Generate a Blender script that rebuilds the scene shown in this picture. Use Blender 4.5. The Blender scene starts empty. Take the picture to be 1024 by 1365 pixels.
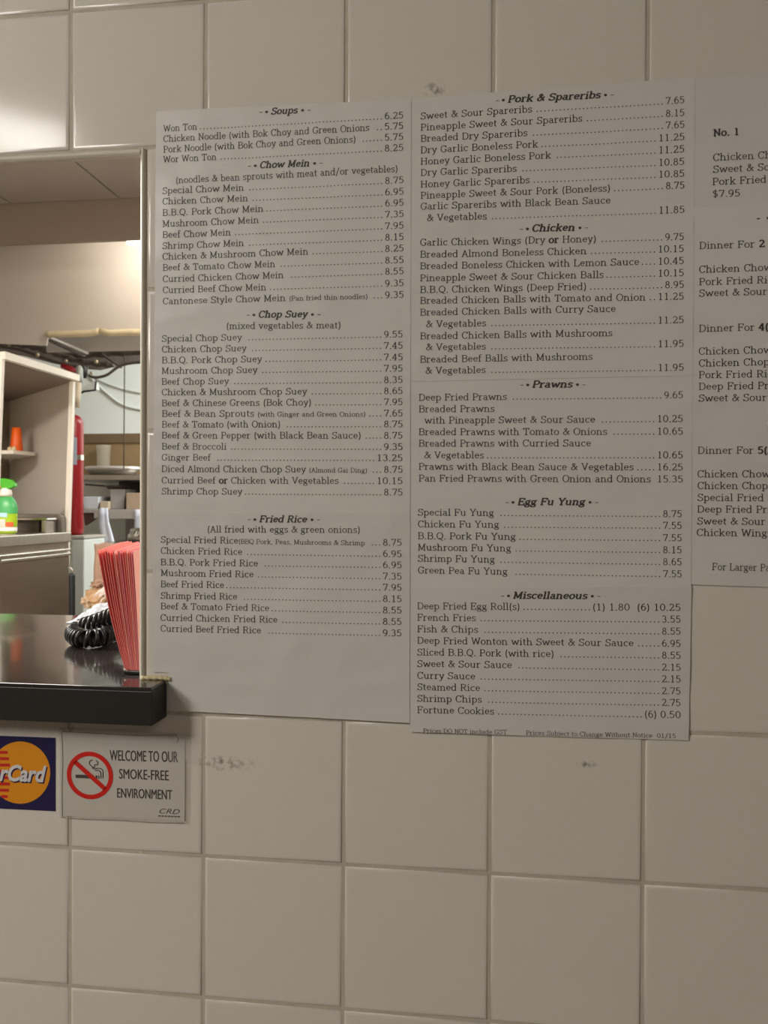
import bpy, bmesh, math, random
import numpy as np
from mathutils import Vector, Matrix, noise
random.seed(7)
S = bpy.context.scene
COL = S.collection

# ------------------------------------------------------------------ camera
F_PX, YAW, PITCH, ROLL = 1099.85, 0.12973932, -0.00685788, -0.00414862
CX, CY, CZ = 0.462294, -0.859451, 1.400433
def rotm(a, b, c):
    ca, sa, cb, sb, cc, sc = math.cos(a), math.sin(a), math.cos(b), math.sin(b), math.cos(c), math.sin(c)
    return (Matrix(((ca, -sa, 0), (sa, ca, 0), (0, 0, 1))) @ Matrix(((1, 0, 0), (0, cb, -sb), (0, sb, cb)))
            @ Matrix(((cc, 0, sc), (0, 1, 0), (-sc, 0, cc))))
RM = rotm(YAW, PITCH, ROLL)
cam = bpy.data.cameras.new('camera')
cam.sensor_fit = 'VERTICAL'; cam.sensor_height = 36.0; cam.sensor_width = 27.0
cam.lens = F_PX / 1365 * 36.0
cam.clip_start = 0.02; cam.clip_end = 60
cam.dof.use_dof = True; cam.dof.focus_distance = 0.87; cam.dof.aperture_fstop = 16
co = bpy.data.objects.new('camera', cam); COL.objects.link(co)
r, f, u = RM @ Vector((1, 0, 0)), RM @ Vector((0, 1, 0)), RM @ Vector((0, 0, 1))
co.matrix_world = Matrix(((r.x, u.x, -f.x, CX), (r.y, u.y, -f.y, CY), (r.z, u.z, -f.z, CZ), (0, 0, 0, 1)))
S.camera = co
# ------------------------------------------------------------------ world, lights, exposure
w = bpy.data.worlds.new('world'); S.world = w; w.use_nodes = True
w.node_tree.nodes['Background'].inputs[0].default_value = (1.0, 0.97, 0.93, 1)
w.node_tree.nodes['Background'].inputs[1].default_value = 0.10
S.view_settings.view_transform = 'Standard'; S.view_settings.look = 'None'
S.view_settings.gamma = 1.0; S.view_settings.use_curve_mapping = False
S.view_settings.exposure = 0.0
def area(name, loc, target, sx, sy, power, color):
    l = bpy.data.lights.new(name, 'AREA'); l.shape = 'RECTANGLE'; l.size = sx; l.size_y = sy
    l.energy = power; l.color = color
    o = bpy.data.objects.new(name, l); COL.objects.link(o); o.location = loc
    o.rotation_euler = (Vector(target) - Vector(loc)).to_track_quat('-Z', 'Y').to_euler()
    return o
CEIL = 2.823
WARM = (1.0, 0.965, 0.90)
LX, LY, LZ = -1.22, -1.66, 2.42      # the lamp of the dining side
area('dining_lamp_light', (LX, LY, LZ - 0.085), (LX + .30, LY + .42, LZ - 1.2), 0.5, 0.9, 47, WARM)
area('dining_second_light', (1.9, -3.4, CEIL - 0.075), (1.9, -3.4, 0), 1.1, 0.5, 12, WARM)
area('kitchen_tube_light', (-0.80, 2.92, 2.70), (-0.84, 3.12, 2.60), 1.2, 0.05, 7.5, (1.0, 0.93, 0.82))
area('kitchen_back_light', (-0.3, 3.75, 2.6), (-0.9, 4.6, 1.6), 1.0, 0.3, 60, (0.94, 1.0, 0.985))
area('kitchen_near_fill', (0.9, 1.4, 2.70), (0.6, 1.5, 1.2), 1.0, 0.4, 62, (1.0, 0.94, 0.85))  # added fill out of view, brightens the cabinet and kitchen
area('kitchen_left_fill', (-1.75, 0.55, 2.26), (-1.75, 0.60, 0), 1.2, 0.4, 80, (1.0, 0.93, 0.84))  # unseen fill light added to lift the cream back panel

# ------------------------------------------------------------------ helpers
def ray(px, py): return RM @ Vector(((px - 512) / F_PX, 1, -(py - 682.5) / F_PX))
CAMP = Vector((CX, CY, CZ))
def at(px, py, Y=0.0):
    d = ray(px, py); return CAMP + d * ((Y - CY) / d.y)
def atX(px, py, X):
    d = ray(px, py); return CAMP + d * ((X - CX) / d.x)
def atZ(px, py, Z):
    d = ray(px, py); return CAMP + d * ((Z - CZ) / d.z)

def tag(o, label=None, cat=None, group=None, kind=None):
    if label: o['label'] = label
    if cat: o['category'] = cat
    if group: o['group'] = group
    if kind: o['kind'] = kind
    return o
def empty(name, loc, label=None, cat=None, group=None):
    o = bpy.data.objects.new(name, None); COL.objects.link(o); o.location = loc
    o.empty_display_size = 0.02
    return tag(o, label, cat, group)

class MB:
    def __init__(s): s.v = []; s.f = []; s.smooth = []
    def add(s, vs, fs, sm=False):
        n = len(s.v); s.v += [tuple(p) for p in vs]
        for q in fs: s.f.append(tuple(i + n for i in q)); s.smooth.append(sm)
        return s
    def box(s, a, b, M=None):
        x0, y0, z0 = a; x1, y1, z1 = b
        vs = [Vector(p) for p in ((x0,y0,z0),(x1,y0,z0),(x1,y1,z0),(x0,y1,z0),(x0,y0,z1),(x1,y0,z1),(x1,y1,z1),(x0,y1,z1))]
        if M: vs = [M @ p for p in vs]
        return s.add(vs, [(3,2,1,0),(4,5,6,7),(0,1,5,4),(1,2,6,5),(2,3,7,6),(3,0,4,7)])
    def bar(s, p, q, wd, dp=None):
        p = Vector(p); q = Vector(q); dp = dp or wd
        d = (q - p).normalized(); up = Vector((0, 0, 1)) if abs(d.z) < .9 else Vector((0, 1, 0))
        a = d.cross(up).normalized() * wd / 2; b = a.cross(d).normalized() * dp / 2
        vs = [p-a-b, p+a-b, p+a+b, p-a+b, q-a-b, q+a-b, q+a+b, q-a+b]
        return s.add(vs, [(3,2,1,0),(4,5,6,7),(0,1,5,4),(1,2,6,5),(2,3,7,6),(3,0,4,7)])
    def prism(s, pts, z0, z1, axis='z'):
        n = len(pts)
        def m(p, z):
            if axis == 'z': return (p[0], p[1], z)
            if axis == 'y': return (p[0], z, p[1])
            return (z, p[0], p[1])
        vs = [m(p, z0) for p in pts] + [m(p, z1) for p in pts]
        fs = [tuple(range(n))[::-1], tuple(range(n, 2*n))]
        fs += [(i, (i+1) % n, n + (i+1) % n, n + i) for i in range(n)]
        return s.add(vs, fs)
    def lathe(s, prof, c, n=28, sx=1, sy=1, axis='z', cap=True):
        vs = []
        for rr, z in prof:
            for k in range(n):
                t = 2*math.pi*k/n
                if axis == 'z': vs.append((c[0]+rr*sx*math.cos(t), c[1]+rr*sy*math.sin(t), c[2]+z))
                else: vs.append((c[0]+rr*sx*math.cos(t), c[1]+z, c[2]+rr*sy*math.sin(t)))
        fs = []
        for i in range(len(prof)-1):
            for k in range(n):
                fs.append((i*n+k, i*n+(k+1) % n, (i+1)*n+(k+1) % n, (i+1)*n+k))
        if cap:
            fs.append(tuple(range(n))[::-1]); fs.append(tuple(range((len(prof)-1)*n, len(prof)*n)))
        return s.add(vs, fs, True)
    def tube(s, pts, rad, n=8):
        pts = [Vector(p) for p in pts]; rs = rad if isinstance(rad, (list, tuple)) else [rad]*len(pts)
        vs = []; prev = None
        for i, p in enumerate(pts):
            d = (pts[min(i+1, len(pts)-1)] - pts[max(i-1, 0)]).normalized()
            if prev is None:
                a = d.cross(Vector((0, 0, 1)) if abs(d.z) < .9 else Vector((1, 0, 0))).normalized()
            else:
                a = (prev - d * prev.dot(d)).normalized()
            prev = a; b = d.cross(a)
            for k in range(n):
                t = 2*math.pi*k/n; vs.append(p + (a*math.cos(t) + b*math.sin(t)) * rs[i])
        fs = [(i*n+k, i*n+(k+1) % n, (i+1)*n+(k+1) % n, (i+1)*n+k) for i in range(len(pts)-1) for k in range(n)]
        fs += [tuple(range(n))[::-1], tuple(range((len(pts)-1)*n, len(pts)*n))]
        return s.add(vs, fs, True)
    def mesh(s, name):
        me = bpy.data.meshes.new(name); me.from_pydata(s.v, [], s.f)
        me.polygons.foreach_set('use_smooth', s.smooth); me.update()
        return me
    def build(s, name, m, parent=None, bevel=0, seg=2, fix=True):
        me = s.mesh(name)
        bm = bmesh.new(); bm.from_mesh(me)
        if fix: bmesh.ops.recalc_face_normals(bm, faces=bm.faces)
        bm.to_mesh(me); bm.free()
        me.materials.append(m)
        o = bpy.data.objects.new(name, me); COL.objects.link(o)
        if parent is not None:
            o.parent = parent
            loc = parent.matrix_basis.translation if parent.parent is None else parent.parent.location + parent.location
            o.location = -parent.location if parent.parent is None else Vector((0, 0, 0))
        if bevel:
            b = o.modifiers.new('bevel', 'BEVEL'); b.width = bevel; b.segments = seg; b.limit_method = 'ANGLE'
        return o
def spline(pts, n=10):
    P = [Vector(p) for p in pts]; P = [2*P[0]-P[1]] + P + [2*P[-1]-P[-2]]; out = []
    for i in range(1, len(P)-2):
        for k in range(n):
            t = k/n; a, b, c, d = P[i-1], P[i], P[i+1], P[i+2]
            out.append(.5*((2*b) + (c-a)*t + (2*a-5*b+4*c-d)*t*t + (3*b-a-3*c+d)*t**3))
    out.append(P[-2]); return out

_m = {}
def mat(name, col, rough=.5, metal=0., var=.06, scale=8., bump=0., bscale=60., alpha=1., coat=0., emit=0., trans=0., ior=1.5, stretch=(1, 1, 1), spec=.5):
    if name in _m: return _m[name]
    m = bpy.data.materials.new(name); m.use_nodes = True; nt = m.node_tree; N = nt.nodes; Lk = nt.links
    b = N['Principled BSDF']
    tc = N.new('ShaderNodeTexCoord'); mp = N.new('ShaderNodeMapping'); mp.inputs['Scale'].default_value = stretch
    Lk.new(tc.outputs['Object'], mp.inputs[0])
    ns = N.new('ShaderNodeTexNoise'); ns.inputs['Scale'].default_value = scale; ns.inputs['Detail'].default_value = 4
    Lk.new(mp.outputs[0], ns.inputs['Vector'])
    mx = N.new('ShaderNodeMix'); mx.data_type = 'RGBA'
    mx.inputs['A'].default_value = tuple(max(0, c*(1-var)) for c in col) + (1,)
    mx.inputs['B'].default_value = tuple(min(1, c*(1+var)) for c in col) + (1,)
    Lk.new(ns.outputs['Fac'], mx.inputs['Factor']); Lk.new(mx.outputs['Result'], b.inputs['Base Color'])
    b.inputs['Roughness'].default_value = rough; b.inputs['Metallic'].default_value = metal
    b.inputs['IOR'].default_value = ior; b.inputs['Alpha'].default_value = alpha
    b.inputs['Coat Weight'].default_value = coat; b.inputs['Transmission Weight'].default_value = trans
    b.inputs['Specular IOR Level'].default_value = spec
    if emit:
        b.inputs['Emission Color'].default_value = tuple(col) + (1,); b.inputs['Emission Strength'].default_value = emit
    if bump:
        n2 = N.new('ShaderNodeTexNoise'); n2.inputs['Scale'].default_value = bscale; n2.inputs['Detail'].default_value = 5
        Lk.new(mp.outputs[0], n2.inputs['Vector'])
        bp = N.new('ShaderNodeBump'); bp.inputs['Strength'].default_value = bump; bp.inputs['Distance'].default_value = .002
        Lk.new(n2.outputs['Fac'], bp.inputs['Height']); Lk.new(bp.outputs[0], b.inputs['Normal'])
    _m[name] = m; return m

M_TILE = mat('glazed_tile', (.72, .67, .60), .12, var=.03, scale=5, bump=.05, bscale=9, spec=.26)
M_GROUT = mat('grout', (.54, .48, .39), .85, var=.18, scale=40, bump=.4, bscale=400)
M_TRIM = mat('cream_trim', (.70, .65, .54), .4, var=.08, scale=30)
M_PAPER = mat('menu_paper', (.72, .685, .64), .36, var=.025, scale=14)
M_PAPER2 = mat('menu_paper_lower', (.70, .665, .625), .36, var=.025, scale=14)
M_INK = mat('printed_ink', (.062, .052, .046), .55, var=.1)
M_INKG = mat('grey_ink', (.12, .105, .095), .55, var=.1)
M_LAM = mat('dark_laminate', (.035, .028, .026), .13, var=.25, scale=25, bump=.03, bscale=20, coat=.3)
M_BAND = mat('black_edge_band', (.016, .015, .012), .45, var=.2)
M_STEEL = mat('brushed_steel', (.42, .38, .34), .34, 1, var=.12, scale=3, stretch=(30, 30, 1))
M_STEELD = mat('steel_door', (.30, .24, .20), .38, 1, var=.15, scale=3, stretch=(2, 2, 25))
M_CHROME = mat('polished_steel', (.75, .72, .66), .16, 1, var=.05)
M_WHITEP = mat('white_laminate', (.80, .74, .66), .4, var=.04)
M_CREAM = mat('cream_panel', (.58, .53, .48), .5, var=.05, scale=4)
M_KWALL = mat('kitchen_wall_paint', (.72, .74, .70), .5, var=.04, scale=3)
M_CEILP = mat('kitchen_ceiling_panel', (.42, .38, .355), .6, var=.06, scale=3, bump=.1)
M_HEAD = mat('bulkhead_paint', (.30, .24, .20), .6, var=.05)
M_HOOD = mat('hood_enamel', (.60, .55, .50), .4, var=.07, scale=3)
M_DARK = mat('greasy_dark_metal', (.085, .065, .052), .5, .3, var=.4, scale=30)
M_BLACK = mat('black_rubber', (.012, .012, .012), .32, var=.2)
M_CARD = mat('cardboard', (.26, .17, .08), .8, var=.12, scale=20)
M_CARD2 = mat('pale_cardboard', (.45, .33, .23), .8, var=.12, scale=20)
M_RED = mat('red_enamel', (.27, .010, .015), .3, var=.08, spec=.4)
M_WPLA = mat('white_plastic', (.74, .76, .82), .4, var=.04)
M_FLOOR = mat('floor_vinyl', (.20, .16, .12), .5, var=.2)
M_PLAIN = mat('plain_wall_paint', (.46, .42, .37), .7, var=.05)

# ------------------------------------------------------------------ setting
P = 0.154; Z0 = 1.02                       # tile pitch and height of one grout line
XO = at(187, 500).x                        # right edge of the serving opening
XT = at(193.5, 500).x                      # outer edge of its bead
ZO = at(187, 206.5).z; ZT = Z0 + 5*P
ZC = 1.2107; ZCB = 1.1706                  # counter top and underside
XL = -1.25
GY = 0.0015
mb = MB()                                   # wall with its opening
mb.box((-3.2, GY, 0), (XL, .008, CEIL)); mb.box((XO+.003, GY, 0), (3.0, .008, CEIL))
mb.box((XL, GY, ZO+.003), (XO+.003, .008, CEIL)); mb.box((XL, GY, 0), (XO+.003, .008, ZCB-.001))
wall = tag(mb.build('wall_front', M_GROUT), kind='structure')
G2 = .0019                                  # half grout joint
def tile_mesh(wd, ht):
    # glazed tile with softly rounded rim, origin at lower left of its cell
    prof = [(0, .0035), (0, .0013), (.0006, .0006), (.0018, .00015), (.0040, 0)]
    vs = []; fs = []
    for ins, y in prof: vs += [(ins, y, ins), (wd-ins, y, ins), (wd-ins, y, ht-ins), (ins, y, ht-ins)]
    for i in range(len(prof)-1):
        for k in range(4): fs.append((i*4+k, i*4+(k+1) % 4, (i+1)*4+(k+1) % 4, (i+1)*4+k))
    n = (len(prof)-1)*4; fs.append((n, n+1, n+2, n+3))
    me = bpy.data.meshes.new('tile'); me.from_pydata(vs, [], fs); me.materials.append(M_TILE)
    me.polygons.foreach_set('use_smooth', [True]*(len(fs)-1)+[False]); me.update()
    return me
full = tile_mesh(P-2*G2, P-2*G2); cutm = None
for i in range(-5, 9):
    for j in range(-4, 10):
        x0 = i*P; z0 = Z0 + j*P
        if 1 <= j <= 4 and x0 + P <= XO + .02 and x0 > XL - .2: continue
        me = full; xx = x0 + G2
        if 1 <= j <= 4 and i == 0:
            if cutm is None: cutm = tile_mesh(P - G2 - (XT + .0022), P - 2*G2)
            me = cutm; xx = XT + .0022
        o = bpy.data.objects.new('tile', me); COL.objects.link(o); o.parent = wall
        o.location = (xx, 0, z0 + G2)
        o.rotation_euler = (random.uniform(-1, 1)*.0022, 0, random.uniform(-1, 1)*.0022)
# beads round the opening
mb = MB()
def bead_prof(w_, d_, n=6): return [(w_*k/n, -d_*math.sin(math.pi*k/n)) for k in range(n+1)]
bp = bead_prof(XT-XO, .0022)
pts = [(XO+p[0], p[1]) for p in bp] + [(XT, .007), (XO, .007)]
mb.prism(pts, ZC-.002, ZT-.0015)
tag(mb.build('trim_1', M_TRIM), kind='structure')
mb = MB(); h = ZT-.0015-ZO
pts = [(q[1], ZO+q[0]) for q in bead_prof(h, .0022)] + [(.007, ZT-.0015), (.007, ZO)]
mb.prism(pts, XL, XO, axis='x')
tag(mb.build('trim_2', M_TRIM), kind='structure')
# rooms
tag(MB().box((-3.2, -4.6, -.05), (3.0, 5.0, 0)).build('floor', M_FLOOR), kind='structure')
ceil = tag(MB().box((-3.2, -4.6, CEIL), (3.0, 5.0, CEIL+.05)).build('ceiling', M_PLAIN), kind='structure')
XSEAM = at(160, 262, 2.77).x
for i in range(9):
    for j in range(4):
        x0 = XSEAM + (i-3)*.536; y0 = .03 + j*.685
        MB().box((x0+.004, y0+.001, CEIL-.008), (x0+.532, min(y0+.684, 2.765), CEIL)).build('ceiling_panel', M_CEILP, ceil, bevel=.003)
tag(MB().box((-3.2, 4.6, 0), (3.0, 4.7, CEIL)).build('wall_back', M_KWALL), kind='structure')
tag(MB().box((-3.3, -4.6, 0), (-3.2, 4.7, CEIL)).build('wall_left', M_PLAIN), kind='structure')
tag(MB().box((3.0, -4.6, 0), (3.1, 4.7, CEIL)).build('wall_right', M_PLAIN), kind='structure')
tag(MB().box((-3.2, -4.7, 0), (3.0, -4.6, CEIL)).build('wall_rear', M_PLAIN), kind='structure')
zb = at(90, 323, 2.77).z
tag(MB().box((-3.2, 2.77, zb), (3.0, 2.79, CEIL)).build('trim_3', M_HEAD), kind='structure')
M_LAMP = mat('lit_diffuser', (1.0, .96, .88), .5, var=0, emit=3)
for (x, y, z, sx, sy, lb) in ((LX, LY, LZ, .55, .95, 'hanging box lamp over the dining side left of the menus'), (1.9, -3.4, CEIL, 1.15, .6, 'ceiling lamp at the rear of the dining side'), (-1.75, .55, 2.35, 1.25, .45, 'added box of the left kitchen fill light, unseen close behind the tiled wall'), (.9, 1.4, CEIL-.03, 1.05, .45, 'added box of the near kitchen fill light, unseen right of the opening')):  # the kitchen pair only house the added fill lights
    e = empty('lamp_or_fill_box', (x, y, z), lb, 'lamp')
    MB().box((x-sx/2, y-sy/2, z-.06), (x+sx/2, y+sy/2, z-.001)).build('housing', M_WHITEP, e)
    MB().box((x-sx/2+.02, y-sy/2+.02, z-.07), (x+sx/2-.02, y+sy/2-.02, z-.06)).build('diffuser', M_LAMP, e)
    if z < CEIL - .15:
        for q in (-.3, .3): MB().box((x-.006, y+q-.006, z-.001), (x+.006, y+q+.006, CEIL)).build('hanger', M_STEEL, e)

# ------------------------------------------------------------------ counter ledge
YB = .479
e = empty('counter', (-.4, .2, ZC), 'dark glossy serving counter jutting out under the opening, with a thick black edge', 'counter')
xe = at(223, 906).x
mb = MB(); mb.prism([(XL+.001, -.040), (xe-.001, -.040), (xe-.001, -.0012), (XO-.0015, -.0012), (XO-.0015, YB), (XL+.001, YB)], ZC-.004, ZC)
mb.build('laminate_top', M_LAM, e, bevel=.0006)
mb = MB(); mb.prism([(XL+.001, -.0411), (xe, -.0411), (xe, -.0012), (XO-.0015, -.0012), (XO-.0015, YB-.002), (XL+.001, YB-.002)], ZCB, ZC-.004)
mb.build('edge_band', M_BAND, e, bevel=.0008)
mb = MB(); mb.box((XL+.01, .04, 0), (XO-.01, YB-.06, ZCB))
mb.build('base', M_WHITEP, e)
# bead of old filler between counter and menu
mb = MB()
pts = [at(190, 903.5), at(200, 903), at(212, 903), at(222, 903.5), at(229, 905)]
mb.tube([p + Vector((0, -.0022, 0)) for p in spline(pts, 5)], [.0024+.0006*math.sin(i*1.7) for i in range(20)]+[.001], 8)
tag(mb.build('filler_bead', mat('yellowed_filler', (.62, .53, .30), .6, var=.15, scale=90)), 'yellowed filler strip on the counter end, below the left menu', 'filler')

# ------------------------------------------------------------------ stroke letters
def L(*a): return [(a[i], a[i+1]) for i in range(0, len(a), 2)]
def A(cx, cy, rx, ry, a0, a1, n=9):
    return [(cx+rx*math.cos(math.radians(a0+(a1-a0)*k/n)), cy+ry*math.sin(math.radians(a0+(a1-a0)*k/n))) for k in range(n+1)]
def F(x, y, h=.10): return [(x-h, y), (x+h, y)]
X = .47; C = .68; T = .02; B = .02
G = {
 'a': (.56, [A(.25,.33,.14,.12,160,0)+[(.39,.08),(.45,.02),(.53,.03)], A(.25,.14,.16,.12,70,360), L(.25,.26,.39,.27)]),
 'b': (.60, [L(.13,.69,.13,.0), F(.08,.69,.06), A(.32,.235,.20,.225,155,-155)]),
 'c': (.52, [A(.28,.235,.20,.22,40,320), L(.43,.38,.43,.44)]),
 'd': (.62, [L(.46,.69,.46,.02,.55,.02), F(.41,.69,.06), A(.27,.235,.20,.225,25,335)]),
 'e': (.54, [[(.09,.26),(.46,.26)]+A(.275,.245,.19,.21,5,325)]),
 'f': (.38, [[(.15,.02)]+A(.27,.58,.12,.11,180,40), F(.17,.02,.13), L(.04,.44,.32,.44)]),
 'g': (.56, [A(.24,.31,.155,.14,0,360), L(.36,.42,.44,.46,.53,.44), A(.20,.15,.07,.05,100,250), L(.18,.10,.40,.09,.47,.03), A(.26,-.07,.21,.11,35,-325)]),
 'h': (.66, [L(.14,.69,.14,.02), F(.09,.69,.06), F(.15,.02,.12), A(.31,.29,.17,.16,150,0)+[(.48,.02)], F(.50,.02,.12)]),
 'i': (.34, [L(.17,.45,.17,.02), F(.11,.45,.07), F(.17,.02,.13), A(.16,.63,.02,.02,0,360)]),
 'j': (.30, [L(.17,.45,.17,-.08,.08,-.16,.0,-.14), F(.11,.45,.07), A(.16,.63,.02,.02,0,360)]),
 'k': (.62, [L(.14,.69,.14,.02), F(.09,.69,.06), F(.14,.02,.12), L(.15,.17,.46,.44), L(.27,.27,.50,.02), F(.47,.45,.10), F(.50,.02,.10)]),
 'l': (.33, [L(.16,.69,.16,.02), F(.10,.69,.07), F(.17,.02,.13)]),
 'm': (.96, [L(.14,.45,.14,.02), F(.09,.45,.06), F(.15,.02,.12), A(.30,.29,.16,.16,150,0)+[(.46,.02)], F(.47,.02,.10), A(.63,.29,.16,.16,150,0)+[(.79,.02)], F(.81,.02,.12)]),
 'n': (.66, [L(.14,.45,.14,.02), F(.09,.45,.06), F(.15,.02,.12), A(.31,.29,.17,.16,150,0)+[(.48,.02)], F(.50,.02,.12)]),
 'o': (.58, [A(.29,.235,.21,.22,0,360,14)]),
 'p': (.62, [L(.14,.45,.14,-.19), F(.09,.45,.06), F(.15,-.19,.12), A(.33,.235,.20,.225,155,-155)]),
 'q': (.60, [L(.46,.45,.46,-.19), F(.47,-.19,.12), A(.27,.235,.20,.225,25,335)]),
 'r': (.48, [L(.14,.45,.14,.02), F(.09,.45,.06), F(.16,.02,.13), A(.33,.28,.18,.17,165,55)]),
 's': (.48, [A(.24,.34,.14,.11,30,230,7)+A(.24,.13,.16,.11,60,-150,8), L(.38,.38,.38,.45), L(.09,.08,.09,.02)]),
 't': (.38, [L(.16,.60,.16,.10)+A(.24,.10,.08,.08,180,320,5), L(.04,.45,.32,.45)]),
 'u': (.66, [[(.14,.45),(.14,.17)]+A(.29,.17,.15,.15,180,330,6), L(.48,.45,.48,.02,.57,.02), F(.09,.45,.06), F(.43,.45,.06)]),
 'v': (.56, [L(.09,.45,.28,.02,.47,.45), F(.10,.45,.09), F(.46,.45,.09)]),
 'w': (.84, [L(.09,.45,.25,.02,.42,.42,.58,.02,.75,.45), F(.10,.45,.09), F(.74,.45,.09)]),
 'x': (.58, [L(.10,.45,.47,.02), L(.47,.45,.10,.02), F(.11,.45,.09), F(.46,.45,.09), F(.11,.02,.09), F(.47,.02,.09)]),
 'y': (.56, [L(.09,.45,.29,.03), L(.48,.45,.24,-.10,.16,-.18,.06,-.16), F(.10,.45,.09), F(.46,.45,.09)]),
 'z': (.50, [L(.08,.36,.08,.45,.42,.45,.07,.02,.43,.02,.43,.11)]),
 'A': (.70, [L(.10,.02,.34,.66,.60,.02), L(.19,.24,.51,.24), F(.10,.02,.09), F(.60,.02,.10)]),
 'B': (.68, [L(.15,.66,.15,.02), [(.06,.66),(.40,.66)]+A(.40,.51,.17,.15,90,-90,7)+[(.15,.36)], [(.40,.36)]+A(.42,.19,.19,.17,90,-90,7)+[(.06,.02)]]),
 'C': (.68, [A(.36,.34,.28,.33,35,325,14), L(.60,.50,.60,.66)]),
 'D': (.74, [L(.15,.66,.15,.02), [(.06,.66),(.36,.66)]+A(.36,.34,.29,.32,90,-90,10)+[(.06,.02)]]),
 'E': (.68, [L(.15,.66,.15,.02), L(.06,.66,.58,.66,.58,.52), L(.15,.35,.44,.35), L(.06,.02,.61,.02,.61,.17), L(.44,.42,.44,.28)]),
 'F': (.64, [L(.15,.66,.15,.02), L(.06,.66,.58,.66,.58,.52), L(.15,.35,.43,.35), F(.17,.02,.13), L(.43,.42,.43,.28)]),
 'G': (.74, [A(.37,.34,.29,.33,35,320,14), L(.61,.50,.61,.66), L(.60,.08,.60,.28), F(.58,.28,.12)]),
 'H': (.80, [L(.15,.66,.15,.02), L(.63,.66,.63,.02), L(.15,.35,.63,.35), F(.16,.66,.11), F(.16,.02,.11), F(.63,.66,.11), F(.63,.02,.11)]),
 'L': (.64, [L(.15,.66,.15,.02), L(.06,.02,.57,.02,.57,.18), F(.17,.66,.13)]),
 'M': (.90, [L(.16,.02,.16,.66,.44,.08,.72,.66,.72,.02), F(.10,.66,.07), F(.77,.66,.07), F(.15,.02,.10), F(.73,.02,.11)]),
 'N': (.76, [L(.16,.02,.16,.66,.60,.04,.60,.66), F(.10,.66,.07), F(.16,.02,.10), F(.60,.66,.10)]),
 'O': (.74, [A(.37,.34,.30,.33,0,360,18)]),
 'P': (.64, [L(.15,.66,.15,.02), [(.06,.66),(.38,.66)]+A(.38,.49,.19,.17,90,-90,7)+[(.15,.32)], F(.17,.02,.13)]),
 'Q': (.74, [A(.37,.34,.30,.33,0,360,18), L(.30,.12,.44,.06,.52,-.08,.68,-.10)]),
 'R': (.72, [L(.15,.66,.15,.02), [(.06,.66),(.38,.66)]+A(.38,.50,.18,.16,90,-90,7)+[(.15,.34)], F(.16,.02,.11), L(.38,.34,.52,.10,.60,.02,.69,.02)]),
 'S': (.62, [A(.31,.50,.20,.16,30,240,8)+A(.31,.18,.22,.17,60,-150,8), L(.52,.52,.52,.66), L(.08,.16,.08,.02)]),
 'T': (.68, [L(.34,.66,.34,.02), L(.07,.52,.07,.66,.61,.66,.61,.52), F(.34,.02,.14)]),
 'V': (.70, [L(.10,.66,.35,.02,.60,.66), F(.11,.66,.10), F(.60,.66,.09)]),
 'W': (.96, [L(.09,.66,.27,.02,.48,.62,.68,.02,.87,.66), F(.11,.66,.10), F(.86,.66,.09)]),
 'Y': (.68, [L(.09,.66,.34,.32,.59,.66), L(.34,.32,.34,.02), F(.11,.66,.10), F(.59,.66,.09), F(.34,.02,.13)]),
 '0': (.62, [A(.31,.34,.22,.32,0,360,16)]),
 '1': (.62, [L(.18,.58,.32,.66,.32,.02), F(.32,.02,.15)]),
 '2': (.62, [A(.30,.48,.19,.18,160,-20,9)+[(.10,.03),(.54,.03),(.54,.12)]]),
 '3': (.62, [A(.29,.50,.18,.16,150,-80,8), A(.29,.19,.21,.17,85,-150,9)]),
 '4': (.62, [L(.40,.02,.40,.66,.06,.20,.56,.20), F(.40,.02,.12)]),
 '5': (.62, [L(.50,.65,.17,.65,.14,.36)+A(.29,.22,.22,.20,130,-145,10)]),
 '6': (.62, [A(.32,.22,.20,.20,0,360,12), A(.42,.28,.31,.38,180,90,7)]),
 '7': (.62, [L(.10,.56,.10,.65,.54,.65,.26,.02)]),
 '8': (.62, [A(.31,.50,.16,.15,0,360,11), A(.31,.18,.20,.17,0,360,12)]),
 '9': (.62, [A(.30,.45,.20,.20,0,360,12), A(.20,.40,.31,.38,0,-90,7)]),
 '.': (.30, [A(.15,.035,.022,.022,0,360,6)]), ',': (.30, [L(.16,.05,.15,-.02,.10,-.09)]),
 '(': (.36, [A(.36,.27,.22,.44,115,245)]), ')': (.36, [A(.0,.27,.22,.44,-65,65)]),
 '-': (.36, [L(.08,.25,.28,.25)]), '/': (.50, [L(.08,-.1,.42,.72)]),
 '&': (.74, [[(.68,.02),(.26,.46)]+A(.32,.55,.11,.11,215,-20,8)+[(.20,.30)]+A(.26,.17,.17,.15,120,330,8)+[(.62,.36)], F(.62,.37,.08)]),
 '$': (.62, [A(.31,.47,.19,.14,30,240,8)+A(.31,.20,.20,.15,60,-150,8), L(.31,.74,.31,-.06)]),
 '*': (.45, [A(.22,.27,.06,.06,0,360,8)]),
 ' ': (.34, []), '_': (.62, []),
}
BW, BH = .050, .030
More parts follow.
